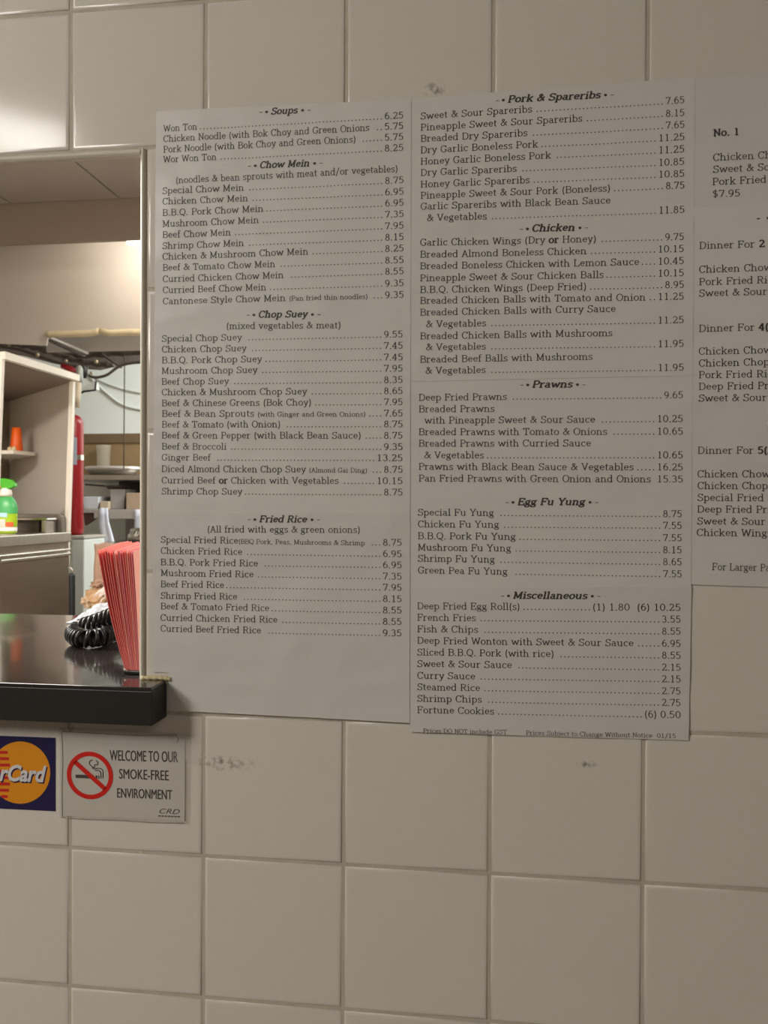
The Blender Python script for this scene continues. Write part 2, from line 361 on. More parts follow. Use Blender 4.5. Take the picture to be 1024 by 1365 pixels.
def glyph_quads(ch, bold):
    kx, ky = (BW*1.7, BH*1.8) if bold else (BW, BH)
    if ch == '*': kx = ky = .075
    out_v = []; out_f = []
    strokes = []
    for st in G[ch][1]:                      # break the stroke where it turns sharply
        cur = [st[0]]
        for i in range(1, len(st)):
            cur.append(st[i])
            if i < len(st)-1:
                a = (st[i][0]-st[i-1][0], st[i][1]-st[i-1][1]); b = (st[i+1][0]-st[i][0], st[i+1][1]-st[i][1])
                la = math.hypot(*a) or 1; lb = math.hypot(*b) or 1
                if (a[0]*b[0]+a[1]*b[1])/(la*lb) < .55: strokes.append(cur); cur = [st[i]]
        strokes.append(cur)
    for st in strokes:
        n = len(st); closed = n > 3 and math.dist(st[0], st[-1]) < 1e-4
        base = len(out_v)
        for i, p in enumerate(st):
            if closed: a = st[(i-1) % (n-1)]; b = st[(i+1) % (n-1)]
            else: a = st[max(i-1, 0)]; b = st[min(i+1, n-1)]
            d1 = (p[0]-a[0], p[1]-a[1]); d2 = (b[0]-p[0], b[1]-p[1])
            l1 = math.hypot(*d1) or 1; l2 = math.hypot(*d2) or 1
            dx, dy = d1[0]/l1+d2[0]/l2, d1[1]/l1+d2[1]/l2; l = math.hypot(dx, dy) or 1
            nx, ny = -dy/l, dx/l
            ex = ey = 0
            if not closed and i in (0, n-1):
                sg = -1 if i == 0 else 1; ex, ey = sg*dx/l*.012, sg*dy/l*.012
            out_v.append((p[0]+ex+nx*kx, p[1]+ey+ny*ky)); out_v.append((p[0]+ex-nx*kx, p[1]+ey-ny*ky))
        for i in range(n-1): out_f.append((base+2*i, base+2*i+1, base+2*i+3, base+2*i+2))
    return out_v, out_f
def parse(s):
    # 'plain {b:bold} {s:small}' -> list of (text, bold, scale)
    out = []; i = 0
    while i < len(s):
        if s[i] == '{':
            j = s.index('}', i); out.append((s[i+3:j], 'b' in s[i+1:i+2], .72 if s[i+1] == 's' else 1.0)); i = j+1
        else:
            j = s.find('{', i); j = len(s) if j < 0 else j
            out.append((s[i:j], False, 1.0)); i = j
    return out
def text_width(runs): return sum(G[c][0]*sc for t, b, sc in runs for c in t)
SIZE = at(300, 400).z - at(300, 400 + 12.9).z      # em height in metres
def put_text(mb, s, p, q, size=1.0, xs=None, bold=False, shear=0., surf=None):
    """write s from p to q (points of the wall plane); q may be only a direction if xs is given"""
    runs = parse(s)
    if bold: runs = [(t, True, sc) for t, b, sc in runs]
    W = text_width(runs); em = SIZE*size
    d = (q-p); ln = d.length; d = d.normalized(); n = Vector((-d.z, 0, d.x))
    if xs is None: xs = ln/(W*em)
    x = 0.
    for t, b, sc in runs:
        for ch in t:
            vs, fs = glyph_quads(ch, b)
            pts = []
            for gx, gy in vs:
                gx2 = (x + (gx + shear*gy)*sc)*em*xs; gy2 = gy*sc*em
                w_ = p + d*gx2 + n*gy2
                pts.append((w_.x, surf(w_.x, w_.z), w_.z))
            mb.add(pts, fs); x += G[ch][0]*sc
    return x*em*xs
def put_dots(mb, p, q, surf):
    ln = (q-p).length; step = .00385; n = int(ln/step); d = (q-p).normalized()
    r_ = .00068
    for k in range(n):
        c = q - d*(k+.5)*step
        y = surf(c.x, c.z)
        mb.add([(c.x+r_*math.cos(t*math.pi/3), y, c.z+.0006+r_*math.sin(t*math.pi/3)) for t in range(6)], [(0,1,2,3,4,5)])

# ------------------------------------------------------------------ menus
def crumple(x, z):
    v = Vector((x*9, 3.1, z*13)); a = noise.noise(v)*.0010
    b = (1-abs(noise.noise(Vector((x*16+5, 1.7, z*26)))*2))*.0007
    c = noise.noise(Vector((x*38+5, 4.7, z*48)))*.00035
    return a + b + c
def make_surf(off, amp=1.):
    return lambda x, z: -max(.0005 + off, .0010 + off + amp*crumple(x, z))
def page(parent, px, off, m, mask=None, amp=1., name='page', label=None):
    """a sheet of paper whose corners tl,tr,br,bl are given as points of the wall; real thickness, crumpled"""
    tl, tr, br, bl = [at(*q) for q in px]
    surf = make_surf(off, amp)
    nx = max(4, int((tr-tl).length/.0045)); nz = max(4, int((bl-tl).length/.0045))
    mb = MB(); idx = {}; vs = []
    for j in range(nz+1):
        for i in range(nx+1):
            a = i/nx; b = j/nz
            p = tl.lerp(tr, a).lerp(bl.lerp(br, a), b)
            # slightly wavy rim
            y = min(surf(p.x, p.z), -.0006)
            idx[i, j] = len(vs); vs.append((p.x, y, p.z))
    fs = []; keep = set()
    for j in range(nz):
        for i in range(nx):
            q = [vs[idx[i, j]], vs[idx[i+1, j+1]]]
            if mask and mask((q[0][0]+q[1][0])/2, (q[0][2]+q[1][2])/2): continue
            fs.append((idx[i, j], idx[i, j+1], idx[i+1, j+1], idx[i+1, j])); keep.add((i, j))
    # rim turned back to the wall
    def side(a, b):
        n = len(vs); vs.extend([vs[a], vs[b], (vs[b][0], vs[b][1]+.0004, vs[b][2]), (vs[a][0], vs[a][1]+.0004, vs[a][2])])
        fs.append((n, n+1, n+2, n+3))
    for i, j in keep:
        if (i-1, j) not in keep: side(idx[i, j+1], idx[i, j])
        if (i+1, j) not in keep: side(idx[i+1, j], idx[i+1, j+1])
        if (i, j-1) not in keep: side(idx[i, j], idx[i+1, j])
        if (i, j+1) not in keep: side(idx[i+1, j+1], idx[i, j+1])
    mb.add(vs, fs, True)
    o = mb.build(name, m, parent, fix=False)
    if label: o['label'] = label
    return o, surf
def lines(parent, surf, rows, xl, xr, price_x=None):
    dots = MB()
    off = lambda x, z: surf(x, z) - .00022
    for row in rows:
        mb = MB()
        if len(row) == 3: s, xe_, y0 = row; pr = None; y1 = y0
        else: s, xe_, y0, pr, y1 = row
        x0 = xl
        if s.startswith('>'):
            k = s.index('<'); x0 = float(s[1:k]); s = s[k+1:]
        fy = lambda x: y0 + (y1-y0)*(x-x0)/(xr-x0)
        put_text(mb, s, at(x0, y0), at(xe_, fy(xe_)), surf=off)
        if pr:
            wpx = {4: 26, 5: 35.5}.get(len(pr), 12*len(pr)*.62)
            if pr.startswith('(1)'): wpx = 118
            if pr.startswith('(6)'): wpx = 49
            put_text(mb, pr, at(xr-wpx, fy(xr-wpx)), at(xr, y1), surf=off)
            a = xe_ + (3.5 if (int(xe_*7) % 2) else 1); b = xr - wpx - 1.5
            if b - a > 2: put_dots(dots, at(a, fy(a)), at(b, fy(b)), off)
        mb.build('lettering', M_INK, parent, fix=False)
    if dots.v: dots.build('dotted_leaders', M_INK, parent, fix=False)['kind'] = 'stuff'
def heading(parent, surf, s, x0, y0, x1, y1):
    mb = MB(); off = lambda x, z: surf(x, z) - .00022
    P_ = lambda x: at(x, y0+(y1-y0)*(x-x0)/(x1-x0))
    put_text(mb, '-', P_(x0-1), P_(x0+5.5), bold=False, surf=off)
    put_text(mb, '*', P_(x0+6.5), P_(x0+13.5), surf=off)
    put_text(mb, s, P_(x0+15.5), P_(x1-18), bold=True, shear=.22, surf=off)
    put_text(mb, '*', P_(x1-14.5), P_(x1-7.5), surf=off)
    put_text(mb, '-', P_(x1-5.5), P_(x1+1), surf=off)
    mb.build('section_heading', M_INK, parent, fix=False)

m1 = empty('menu_sheet', at(380, 960), 'left menu sheet with soups, chow mein and fried rice, taped beside the opening', 'menu')
notch = lambda x, z: x < xe + .002 and z < ZC + .006
g1, s1 = page(m1, [(209, 149), (548.5, 133), (547, 686), (204.5, 686)], 0, M_PAPER)
g2, s2 = page(m1, [(204.5, 685), (547, 684), (546.5, 963), (204, 945)], .0005, M_PAPER2, mask=notch, amp=1.5)
heading(g1, s1, 'Soups', 346, 154, 415, 151.5)
lines(g1, s1, [('Won Ton', 264, 176.3, '6.25', 158.7), ('Chicken Noodle (with Bok Choy and Green Onions', 493, 190.3, '5.75', 172.7),
 ('Pork Noodle (with Bok Choy and Green Onions)', 475, 204.4, '5.75', 187.2), ('Wor Won Ton', 289.7, 217.7, '8.25', 201.6)], 218.3, 538.5)
heading(g1, s1, 'Chow Mein', 330.8, 225.5, 431, 222)
lines(g1, s1, [('>235<(noodles & bean sprouts with meat and/or vegetables)', 531, 245.5, '', 229.4),
 ('Special Chow Mein', 325.9, 259.6, '8.75', 244.8), ('Chicken Chow Mein', 331.5, 273.7, '6.95', 260),
 ('B.B.Q. Pork Chow Mein', 352, 288.8, '6.95', 274.7), ('Mushroom Chow Mein', 346, 303.5, '7.35', 289.8),
 ('Beef Chow Mein', 308.6, 318, '7.95', 305.3), ('Shrimp Chow Mein', 326, 332.7, '8.15', 320.4),
 ('Chicken & Mushroom Chow Mein', 412, 347, '8.25', 335.5), ('Beef & Tomato Chow Mein', 368, 361.6, '8.55', 351),
 ('Curried Chicken Chow Mein', 379, 376.7, '8.55', 366), ('Curried Beef Chow Mein', 355.8, 391.4, '9.35', 382),
 ('Cantonese Style Chow Mein {s:(Pan fried thin noodles)}', 490.8, 406.2, '9.35', 397.4)], 217.3, 539)
heading(g1, s1, 'Chop Suey', 329, 423.8, 428, 423.2)
lines(g1, s1, [('>301.6<(mixed vegetables & meat)', 455, 438.9, '', 437.6), ('Special Chop Suey', 323, 455.9, '9.55', 450),
 ('Chicken Chop Suey', 329, 470.3, '7.45', 465), ('B.B.Q. Pork Chop Suey', 350, 484.7, '7.45', 480.5),
 ('Mushroom Chop Suey', 344, 498.8, '7.95', 495.6), ('Beef Chop Suey', 306, 513.2, '8.35', 510.8),
 ('Chicken & Mushroom Chop Suey', 410, 527.3, '8.65', 525.5), ('Beef & Chinese Greens (Bok Choy)', 416, 541.7, '7.95', 540.3),
 ('Beef & Bean Sprouts {s:(with Ginger and Green Onions)}', 488, 555.8, '7.65', 555.4), ('Beef & Tomato (with Onion)', 375, 570.2, '8.75', 569.8),
 ('Beef & Green Pepper (with Black Bean Sauce)', 482, 584.6, '8.75', 585), ('Beef & Broccoli', 302.7, 599.4, '9.35', 600),
 ('Ginger Beef', 281.6, 614, '13.25', 614.8), ('Diced Almond Chicken Chop Suey {s:(Almond Gai Ding)}', 490, 629.3, '8.75', 630.3),
 ('Curried Beef {b:or} Chicken with Vegetables', 452, 644.4, '10.15', 645.4), ('Shrimp Chop Suey', 323.8, 659, '8.75', 660.5)], 216, 537.6)
heading(g2, s2, 'Fried Rice', 330.8, 696, 427.5, 696.4)
lines(g2, s2, [('>277<(All fried with eggs & green onions)', 481, 709.6, '', 710.5), ('Special Fried Rice{s:(BBQ Pork, Peas, Mushrooms & Shrimp}', 487, 723.3, '8.75', 727.5),
 ('Chicken Fried Rice', 324, 738, '6.95', 742.6), ('B.B.Q. Pork Fried Rice', 345, 753.2, '6.95', 757.4),
 ('Mushroom Fried Rice', 339, 767.6, '7.35', 772.5), ('Beef Fried Rice', 300, 782.4, '7.95', 787.3),
 ('Shrimp Fried Rice', 317, 797.8, '8.15', 802.4), ('Beef & Tomato Fried Rice', 360, 811.9, '8.55', 817.5),
 ('Curried Chicken Fried Rice', 371, 827, '8.55', 832.6), ('Curried Beef Fried Rice', 349, 841.4, '9.35', 847.8)], 215, 536.3)

m2 = empty('menu_sheet', at(735, 980), 'middle menu sheet of four pasted pages from pork and spareribs down to miscellaneous', 'menu')
h1, t1 = page(m2, [(549, 133), (926, 104), (924.5, 291), (548.5, 302)], .0003, M_PAPER)
h2, t2 = page(m2, [(548.5, 301), (924.5, 290), (923, 501), (548, 509)], .0007, M_PAPER)
h3, t3 = page(m2, [(548, 508), (923, 500), (921, 783), (547.5, 785)], .0003, M_PAPER)
h4, t4 = page(m2, [(547.5, 784), (921.5, 782), (917.5, 986.5), (547, 975)], .0007, M_PAPER2)
heading(h1, t1, 'Pork & Spareribs', 661, 139.2, 818, 131.2)
lines(h1, t1, [('Sweet & Sour Spareribs', 709.5, 160.2, '7.65', 138.8), ('Pineapple Sweet & Sour Spareribs', 776.5, 175.4, '8.15', 155.6),
 ('Breaded Dry Spareribs', 703.4, 190.3, '7.65', 171.6), ('Dry Garlic Boneless Pork', 717.5, 205.5, '11.25', 188),
 ('Honey Garlic Boneless Pork', 734.6, 220.7, '11.25', 204), ('Dry Garlic Spareribs', 689, 235.6, '10.85', 220.4),
 ('Honey Garlic Spareribs', 706.4, 251.2, '10.85', 236.4), ('Pineapple Sweet & Sour Pork (Boneless)', 813.8, 266, '8.75', 252.3),
 ('Garlic Spareribs with Black Bean Sauce', 814, 280.5, '', 269), ('>569<& Vegetables', 649.3, 295.8, '11.85', 284.7)], 560.6, 912.5)
heading(h2, t2, 'Chicken', 693, 310, 784, 308)
lines(h2, t2, [('Garlic Chicken Wings (Dry {b:or} Honey)', 795, 328.5, '9.75', 321), ('Breaded Almond Boneless Chicken', 782, 344.5, '10.15', 336.9),
 ('Breaded Boneless Chicken with Lemon Sauce', 852, 360, '10.45', 353), ('Pineapple Sweet & Sour Chicken Balls', 804.7, 376, '10.15', 369),
 ('B.B.Q. Chicken Wings (Deep Fried)', 782, 391.4, '8.95', 384.5), ('Breaded Chicken Balls with Tomato and Onion', 860.7, 405.9, '11.25', 400.2),
 ('Breaded Chicken Balls with Curry Sauce', 821, 421.5, '', 414.5), ('>567.8<& Vegetables', 648.5, 437, '11.25', 431.4),
 ('Breaded Chicken Balls with Mushrooms', 816.5, 453, '', 447), ('>567.8<& Vegetables', 648, 467.6, '11.95', 463),
 ('Breaded Beef Balls with Mushrooms', 790, 484, '', 478), ('>567<& Vegetables', 647.8, 498.8, '11.95', 494.6)], 560, 911.5)
heading(h3, t3, 'Prawns', 693.5, 517.3, 780.7, 516.7)
lines(h3, t3, [('Deep Fried Prawns', 676, 534.6, '9.65', 531.2), ('Breaded Prawns', 659.6, 549.9, '', 548),
 ('>566<with Pineapple Sweet & Sour Sauce', 793.7, 565, '10.25', 562.8), ('Breaded Prawns with Tomato & Onions', 809.7, 580.3, '10.65', 579.6),
 ('Breaded Prawns with Curried Sauce', 788, 595.6, '', 595), ('>565.5<& Vegetables', 645.5, 611.2, '10.65', 611.2),
 ('Prawns with Black Bean Sauce & Vegetables', 844.7, 626.4, '16.25', 627.2), ('Pan Fried Prawns with Green Onion and Onions', 867.5, 642, '15.35', 643.2)], 558.2, 910.6)
heading(h3, t3, 'Egg Fu Yung', 674, 673.3, 797.5, 673.3)
lines(h3, t3, [('Special Fu Yung', 658.8, 687.2, '8.75', 689.5), ('Chicken Fu Yung', 665.7, 702.8, '7.55', 705),
 ('B.B.Q. Pork Fu Yung', 687.8, 718.5, '7.55', 721.5), ('Mushroom Fu Yung', 681.7, 733.7, '8.15', 737.5),
 ('Shrimp Fu Yung', 660, 748.5, '8.65', 753.5), ('Green Pea Fu Yung', 677, 764.2, '7.55', 769.5)], 557, 909)
heading(h4, t4, 'Miscellaneous', 668, 797.6, 800.5, 798.2)
lines(h4, t4, [('Deep Fried Egg Roll(s)', 693.5, 811.8, '(1) 1.80  (6) 10.25', 814), ('French Fries', 634.8, 827, '3.55', 829.7),
 ('Fish & Chips', 637.9, 842.2, '8.55', 845.7), ('Deep Fried Wonton with Sweet & Sour Sauce', 844.7, 857.5, '6.95', 862),
 ('Sliced B.B.Q. Pork (with rice)', 738.8, 873, '8.55', 877.7), ('Sweet & Sour Sauce', 682.8, 888.3, '2.15', 893.7),
 ('Curry Sauce', 634, 904, '2.15', 909.3), ('Steamed Rice', 640.5, 919.2, '2.75', 925.3),
 ('Shrimp Chips', 642.8, 934.4, '2.75', 940.9), ('Fortune Cookies', 659.2, 949.6, '(6) 0.50', 956.9)], 556.3, 907.5)
mb = MB(); of4 = lambda x, z: t4(x, z)-.0002
put_text(mb, 'Prices DO NOT include GST', at(564.4, 976), at(676, 978), size=.66, surf=of4)
put_text(mb, 'Prices Subject to Change Without Notice  01/15', at(701, 979), at(901, 983.5), size=.66, surf=of4)
mb.build('small_print', M_INK, h4, fix=False)

m3 = empty('menu_sheet', at(1000, 779), 'right menu sheet listing numbered combination dinners, running out of the frame', 'menu')
k1, q1 = page(m3, [(925.5, 106), (1150, 88), (1150, 264), (924.5, 279)], .0, M_PAPER2)
k2, q2 = page(m3, [(924.5, 278), (1150, 263), (1150, 787), (921.5, 779)], .0003, M_PAPER)
def free(parent, surf, rows, bold=False):
    off = lambda x, z: surf(x, z)-.00022
    for s, x, y, sl, b, xs in rows:
        mb = MB()
        put_text(mb, s, at(x, y), at(x+40, y+sl*40), xs=xs, bold=b, surf=off)
        mb.build('lettering', M_INK, parent, fix=False)
free(k1, q1, [('No. 1', 950.4, 182.8, -.06, True, .93), ('Chicken Chow Mein', 949.8, 215.5, -.05, False, .94), ('Sweet & Sour', 949.8, 231.3, -.05, False, .94),
 ('Pork Fried Rice', 949.2, 247.5, -.05, False, .94), ('$7.95', 949, 263.7, -.04, False, .94)])
free(k2, q2, [('- *', 1007, 296, -.04, True, 1.2), ('Dinner For {b:2}', 931.2, 333, -.035, False, .94), ('Chicken Chow Mein', 931, 364.5, -.03, False, .94),
 ('Pork Fried Rice', 931, 381, -.03, False, .94), ('Sweet & Sour', 931, 396.2, -.03, False, .94),
 ('Dinner For {b:4(A}', 931, 443, -.025, False, .94), ('Chicken Chow Mein', 930.6, 473.3, -.02, False, .94), ('Chicken Chop Suey', 930.6, 489.2, -.02, False, .94),
 ('Pork Fried Rice', 930.6, 504.7, -.015, False, .94), ('Deep Fried Prawns', 930.6, 520.2, -.015, False, .94), ('Sweet & Sour', 930.4, 535.7, -.012, False, .94),
 ('Dinner For {b:5(A}', 929.5, 605, 0, False, .94), ('Chicken Chow Mein', 929, 636.4, 0, False, .94), ('Chicken Chop Suey', 929, 652, 0, False, .94),
 ('Special Fried Rice', 929, 667.7, .005, False, .94), ('Deep Fried Prawns', 928.6, 683.2, .005, False, .94), ('Sweet & Sour', 928.6, 699, .008, False, .94),
 ('Chicken Wings', 928, 714.2, .01, False, .94), ('For Larger Parties', 948.4, 759.7, .02, False, .78)])

# clear tape along the seams and corners
M_TAPE = mat('clear_tape', (.82, .80, .76), .12, var=.03, alpha=.10)
M_STAIN = mat('old_adhesive', (.42, .32, .20), .7, var=.3, scale=70, alpha=.28)

# ------------------------------------------------------------------ stickers
def flat(parent, name, polys, y, m, th=.00012):
    mb = MB()
    for pts in polys:
        P3 = [at(*p) for p in pts]
        vs = [(p.x, y, p.z) for p in P3] + [(p.x, y+th, p.z) for p in P3]; n = len(P3)
        mb.add(vs, [tuple(range(n))] + [(i, (i+1) % n, n+(i+1) % n, n+i) for i in range(n)])
    return mb.build(name, m, parent)
def sans(parent, name, s, x0, y0, x1, y1, cap_px, m, y, bold=0., shear=0., th=.0001, dup=0.):
    cu = bpy.data.curves.new(name, 'FONT'); cu.body = s; cu.size = 1; cu.offset = bold; cu.shear = shear; cu.resolution_u = 3
    o = bpy.data.objects.new(name, cu); COL.objects.link(o)
    dg = bpy.context.evaluated_depsgraph_get(); me = bpy.data.meshes.new_from_object(o.evaluated_get(dg))
    bpy.data.objects.remove(o)
    xs = [v.co.x for v in me.vertices]; a, b = min(xs), max(xs)
    p, q = at(x0, y0), at(x1, y1); d = q-p; n = Vector((-d.normalized().z, 0, d.normalized().x))
    em = (at(x0, y0-cap_px)-p).length/.729
    for v in me.vertices:
        w_ = p + d*((v.co.x-a)/(b-a)) + n*v.co.y*em
        v.co = (w_.x, y, w_.z)
    if dup:
        bm = bmesh.new(); bm.from_mesh(me); g = bmesh.ops.duplicate(bm, geom=bm.verts[:]+bm.edges[:]+bm.faces[:])
        for v in g['geom']:
            if isinstance(v, bmesh.types.BMVert): v.co += d.normalized()*dup*.00082 + Vector((0, -.00002, 0))
        bm.to_mesh(me); bm.free()
    me.materials.clear(); me.materials.append(m)
    ob = bpy.data.objects.new(name, me); COL.objects.link(ob)
    ob.parent = parent; ob.location = -parent.location
    return ob
def circ(cx, cy, rx, ry=None, n=48, a0=0, a1=360): 
    ry = ry or rx
    return [(cx+rx*math.cos(math.radians(a0+(a1-a0)*k/n)), cy+ry*math.sin(math.radians(a0+(a1-a0)*k/n))) for k in range(n if a1-a0 == 360 else n+1)]
# card sticker
e = empty('card_sticker', at(0, 1080), 'navy payment card sticker with overlapping red and orange discs, left of the smoking notice', 'sticker')
flat(e, 'backing', [[(-77, 977.5), (74, 983.5), (74, 1081), (-77, 1074)]], -.0007, mat('navy_print', (.018, .014, .07), .35, var=.1), .0006)
M_OR = mat('orange_print', (.80, .30, .012), .4, var=.03); M_RP = mat('red_print', (.60, .02, .02), .4, var=.03); M_WP = mat('white_print', (.72, .70, .72), .4, var=.02)
oc = (27.5, 1029.6); rc = (-29, 1026.5); R_ = 41
flat(e, 'orange_disc', [circ(oc[0], oc[1], R_-1, R_+.5)], -.00082, M_OR)
rd = [p for p in circ(rc[0], rc[1], R_-1, R_+.5, 60)]
flat(e, 'red_disc', [rd], -.0008, M_RP)
bars = []
for k in range(8):
    y0 = 1000.5 + k*8.4
    hw = math.sqrt(max(0, R_**2-(y0+2-oc[1])**2)); 
    xr_ = min(16.5 - abs(k-3.5)*1.6, rc[0]+R_+2)
    xl_ = oc[0]-hw+1
    if xl_ < xr_: bars.append([(xl_, y0), (xr_, y0+.3), (xr_, y0+4.2), (xl_, y0+4)])
flat(e, 'red_stripes', bars, -.00092, M_RP)
sans(e, 'lettering_shadow', 'MasterCard', -56.5, 1039.7, 64.5, 1043.5, 21.5, mat('navy_print', ()), -.00100, .03, .28)
sans(e, 'lettering', 'MasterCard', -58, 1037.7, 63, 1041.7, 21.5, M_WP, -.00112, .03, .28)
# smoke-free sign
e = empty('smoking_notice', at(165, 1090), 'white smoke-free notice in a worn clear sleeve under the counter end', 'sign')
M_SLV = mat('worn_clear_sleeve', (.62, .57, .50), .22, var=.1, scale=30, alpha=.32)
M_CARDW = mat('white_card', (.72, .695, .64), .35, var=.02)
flat(e, 'card', [[(84, 975.5), (247, 984.5), (246.5, 1094), (84, 1087)]], -.0010, M_CARDW, .0008)
flat(e, 'clear_sleeve', [[(79.5, 969.5), (254, 979), (252.5, 1098.5), (80, 1090)]], -.00122, M_SLV, .00008)
cc = (120.7, 1033.1)
ring = []
for k in range(48):
    a0, a1 = math.radians(k*7.5), math.radians(k*7.5+7.5)
    f_ = lambda a, r_: (cc[0]+r_*math.cos(a), cc[1]+r_*1.03*math.sin(a)+.05*r_*math.cos(a))
    ring.append([f_(a0, 30.8), f_(a1, 30.8), f_(a1, 25), f_(a0, 25)])
a = math.radians(42)
dx, dy = math.cos(a), math.sin(a); nx, ny = -dy*2.9, dx*2.9
ring.append([(cc[0]-dx*27+nx, cc[1]-dy*27+ny), (cc[0]+dx*27+nx, cc[1]+dy*27+ny), (cc[0]+dx*27-nx, cc[1]+dy*27-ny), (cc[0]-dx*27-nx, cc[1]-dy*27-ny)])
cg = [[(101.5, 1032), (126, 1033), (126, 1037.5), (101.5, 1036.5)], [(128, 1033.1), (130.5, 1033.2), (130.5, 1037.7), (128, 1037.6)], [(131.8, 1033.2), (133.2, 1033.3), (133.2, 1037.8), (131.8, 1037.7)]]
flat(e, 'cigarette_symbol', cg, -.00130, M_INK)
mb = MB()
for st in ([(124,1012.5),(120.5,1014),(120.2,1018),(123,1021),(126.5,1023),(127,1019),(130.5,1019),(131,1015.5),(128.5,1013.5)],
           [(123.5,1022.5),(126,1024.5),(133,1023.5),(137.5,1026),(138,1031),(138,1037)], [(127.5,1026.5),(132,1026.5),(134.5,1028.5),(135.2,1032),(135.2,1037)]):
    mb.tube([(p.x, -.0013, p.z) for p in spline([at(*q) for q in st], 4)], .00048, 5)
mb.build('smoke_symbol', M_INK, e)
flat(e, 'prohibition_ring', ring, -.00145, mat('ring_red', (.68, .018, .012), .4, var=.03))
for s, x0, y0, x1, y1, c in (('WELCOME TO OUR', 147, 1013.2, 237.5, 1015.6, 14.8), ('SMOKE-FREE', 159.5, 1037.3, 225.4, 1039.8, 13.8), ('ENVIRONMENT', 156.9, 1062.5, 229.9, 1065.3, 13.3)):
    sans(e, 'lettering', s, x0, y0, x1, y1, c, M_INK, -.00135, 0, dup=.35)
sans(e, 'printed_mark', 'CRD', 213, 1083.6, 240.5, 1084.8, 7, M_INKG, -.00135, 0, .35)
flat(e, 'small_print', [[(211.5+k*4.3, 1086.2+.17*k), (214.8+k*4.3, 1086.3+.17*k), (214.8+k*4.3, 1088+.17*k), (211.5+k*4.3, 1087.9+.17*k)] for k in range(7)], -.0013, M_INKG)
mb = MB()
for st in ([(84,1088.6),(110,1091.2),(140,1092),(170,1093.2),(200,1095.5),(246,1096.5)], [(83,974.5),(84.5,1010),(83.6,1050),(84,1088)], [(247.5,1012),(248,1040),(247,1094)], [(235.5,978.5),(238,985),(237,990)], [(84,974.8),(120,976.5),(180,979.5),(236,979.5)]):
    mb.tube([(p.x, -.00128, p.z) for p in spline([at(*q) for q in st], 5)], .00035, 5)
mb.build('crinkled_edge', mat('dirty_plastic_edge', (.28, .24, .19), .35, var=.4, scale=90), e)
flat(e, 'old_tape', [[(225, 981), (262, 984), (262, 1018), (226, 1015)]], -.00155, M_TAPE, .00006)
# old glue marks on the tiles
M_SM = bpy.data.materials.new('glue_smear'); M_SM.use_nodes = True
nt = M_SM.node_tree; N = nt.nodes; b_ = N['Principled BSDF']; b_.inputs['Base Color'].default_value = (.30, .25, .19, 1); b_.inputs['Roughness'].default_value = .5
tc = N.new('ShaderNodeTexCoord'); n1 = N.new('ShaderNodeTexNoise'); n1.inputs['Scale'].default_value = 170; n1.inputs['Detail'].default_value = 6
cr = N.new('ShaderNodeMapRange'); cr.inputs[1].default_value = .46; cr.inputs[2].default_value = .70; cr.inputs[4].default_value = .26
gr = N.new('ShaderNodeTexGradient'); gr.gradient_type = 'SPHERICAL'; mp = N.new('ShaderNodeMapping')
nt.links.new(tc.outputs['Generated'], mp.inputs[0]); mp.inputs['Location'].default_value = (-1, 0, -1); mp.inputs['Scale'].default_value = (2, 0, 2)
nt.links.new(mp.outputs[0], gr.inputs[0]); nt.links.new(tc.outputs['Object'], n1.inputs['Vector']); nt.links.new(n1.outputs['Fac'], cr.inputs[0])
mu = N.new('ShaderNodeMath'); mu.operation = 'MULTIPLY'; nt.links.new(cr.outputs[0], mu.inputs[0]); nt.links.new(gr.outputs[1], mu.inputs[1])
mu2 = N.new('ShaderNodeMath'); mu2.operation = 'MULTIPLY'; mu2.inputs[1].default_value = 1.8; mu2.use_clamp = True
nt.links.new(mu.outputs[0], mu2.inputs[0]); nt.links.new(mu2.outputs[0], b_.inputs['Alpha'])
for pts, lb in (([(255, 1004), (345, 1011), (345, 1031), (255, 1026)], 'greyish glue smear on the tile right of the smoking notice'),
                ([(563, 108), (596, 107), (596, 132), (563, 134)], 'small brownish stain on the tile above the middle menu'),
                ([(765, 1012), (800, 1014), (800, 1026), (765, 1024)], 'faint short scuff on the tile below the middle menu')):
    p3 = [at(*p) for p in pts]; mb = MB()
    mb.add([(p.x, -.00035, p.z) for p in p3] + [(p.x, -.0002, p.z) for p in p3], [(0,1,2,3),(7,6,5,4),(0,4,5,1),(1,5,6,2),(2,6,7,3),(3,7,4,0)])
    tag(mb.build('glue_stain', M_SM), lb, 'stain')

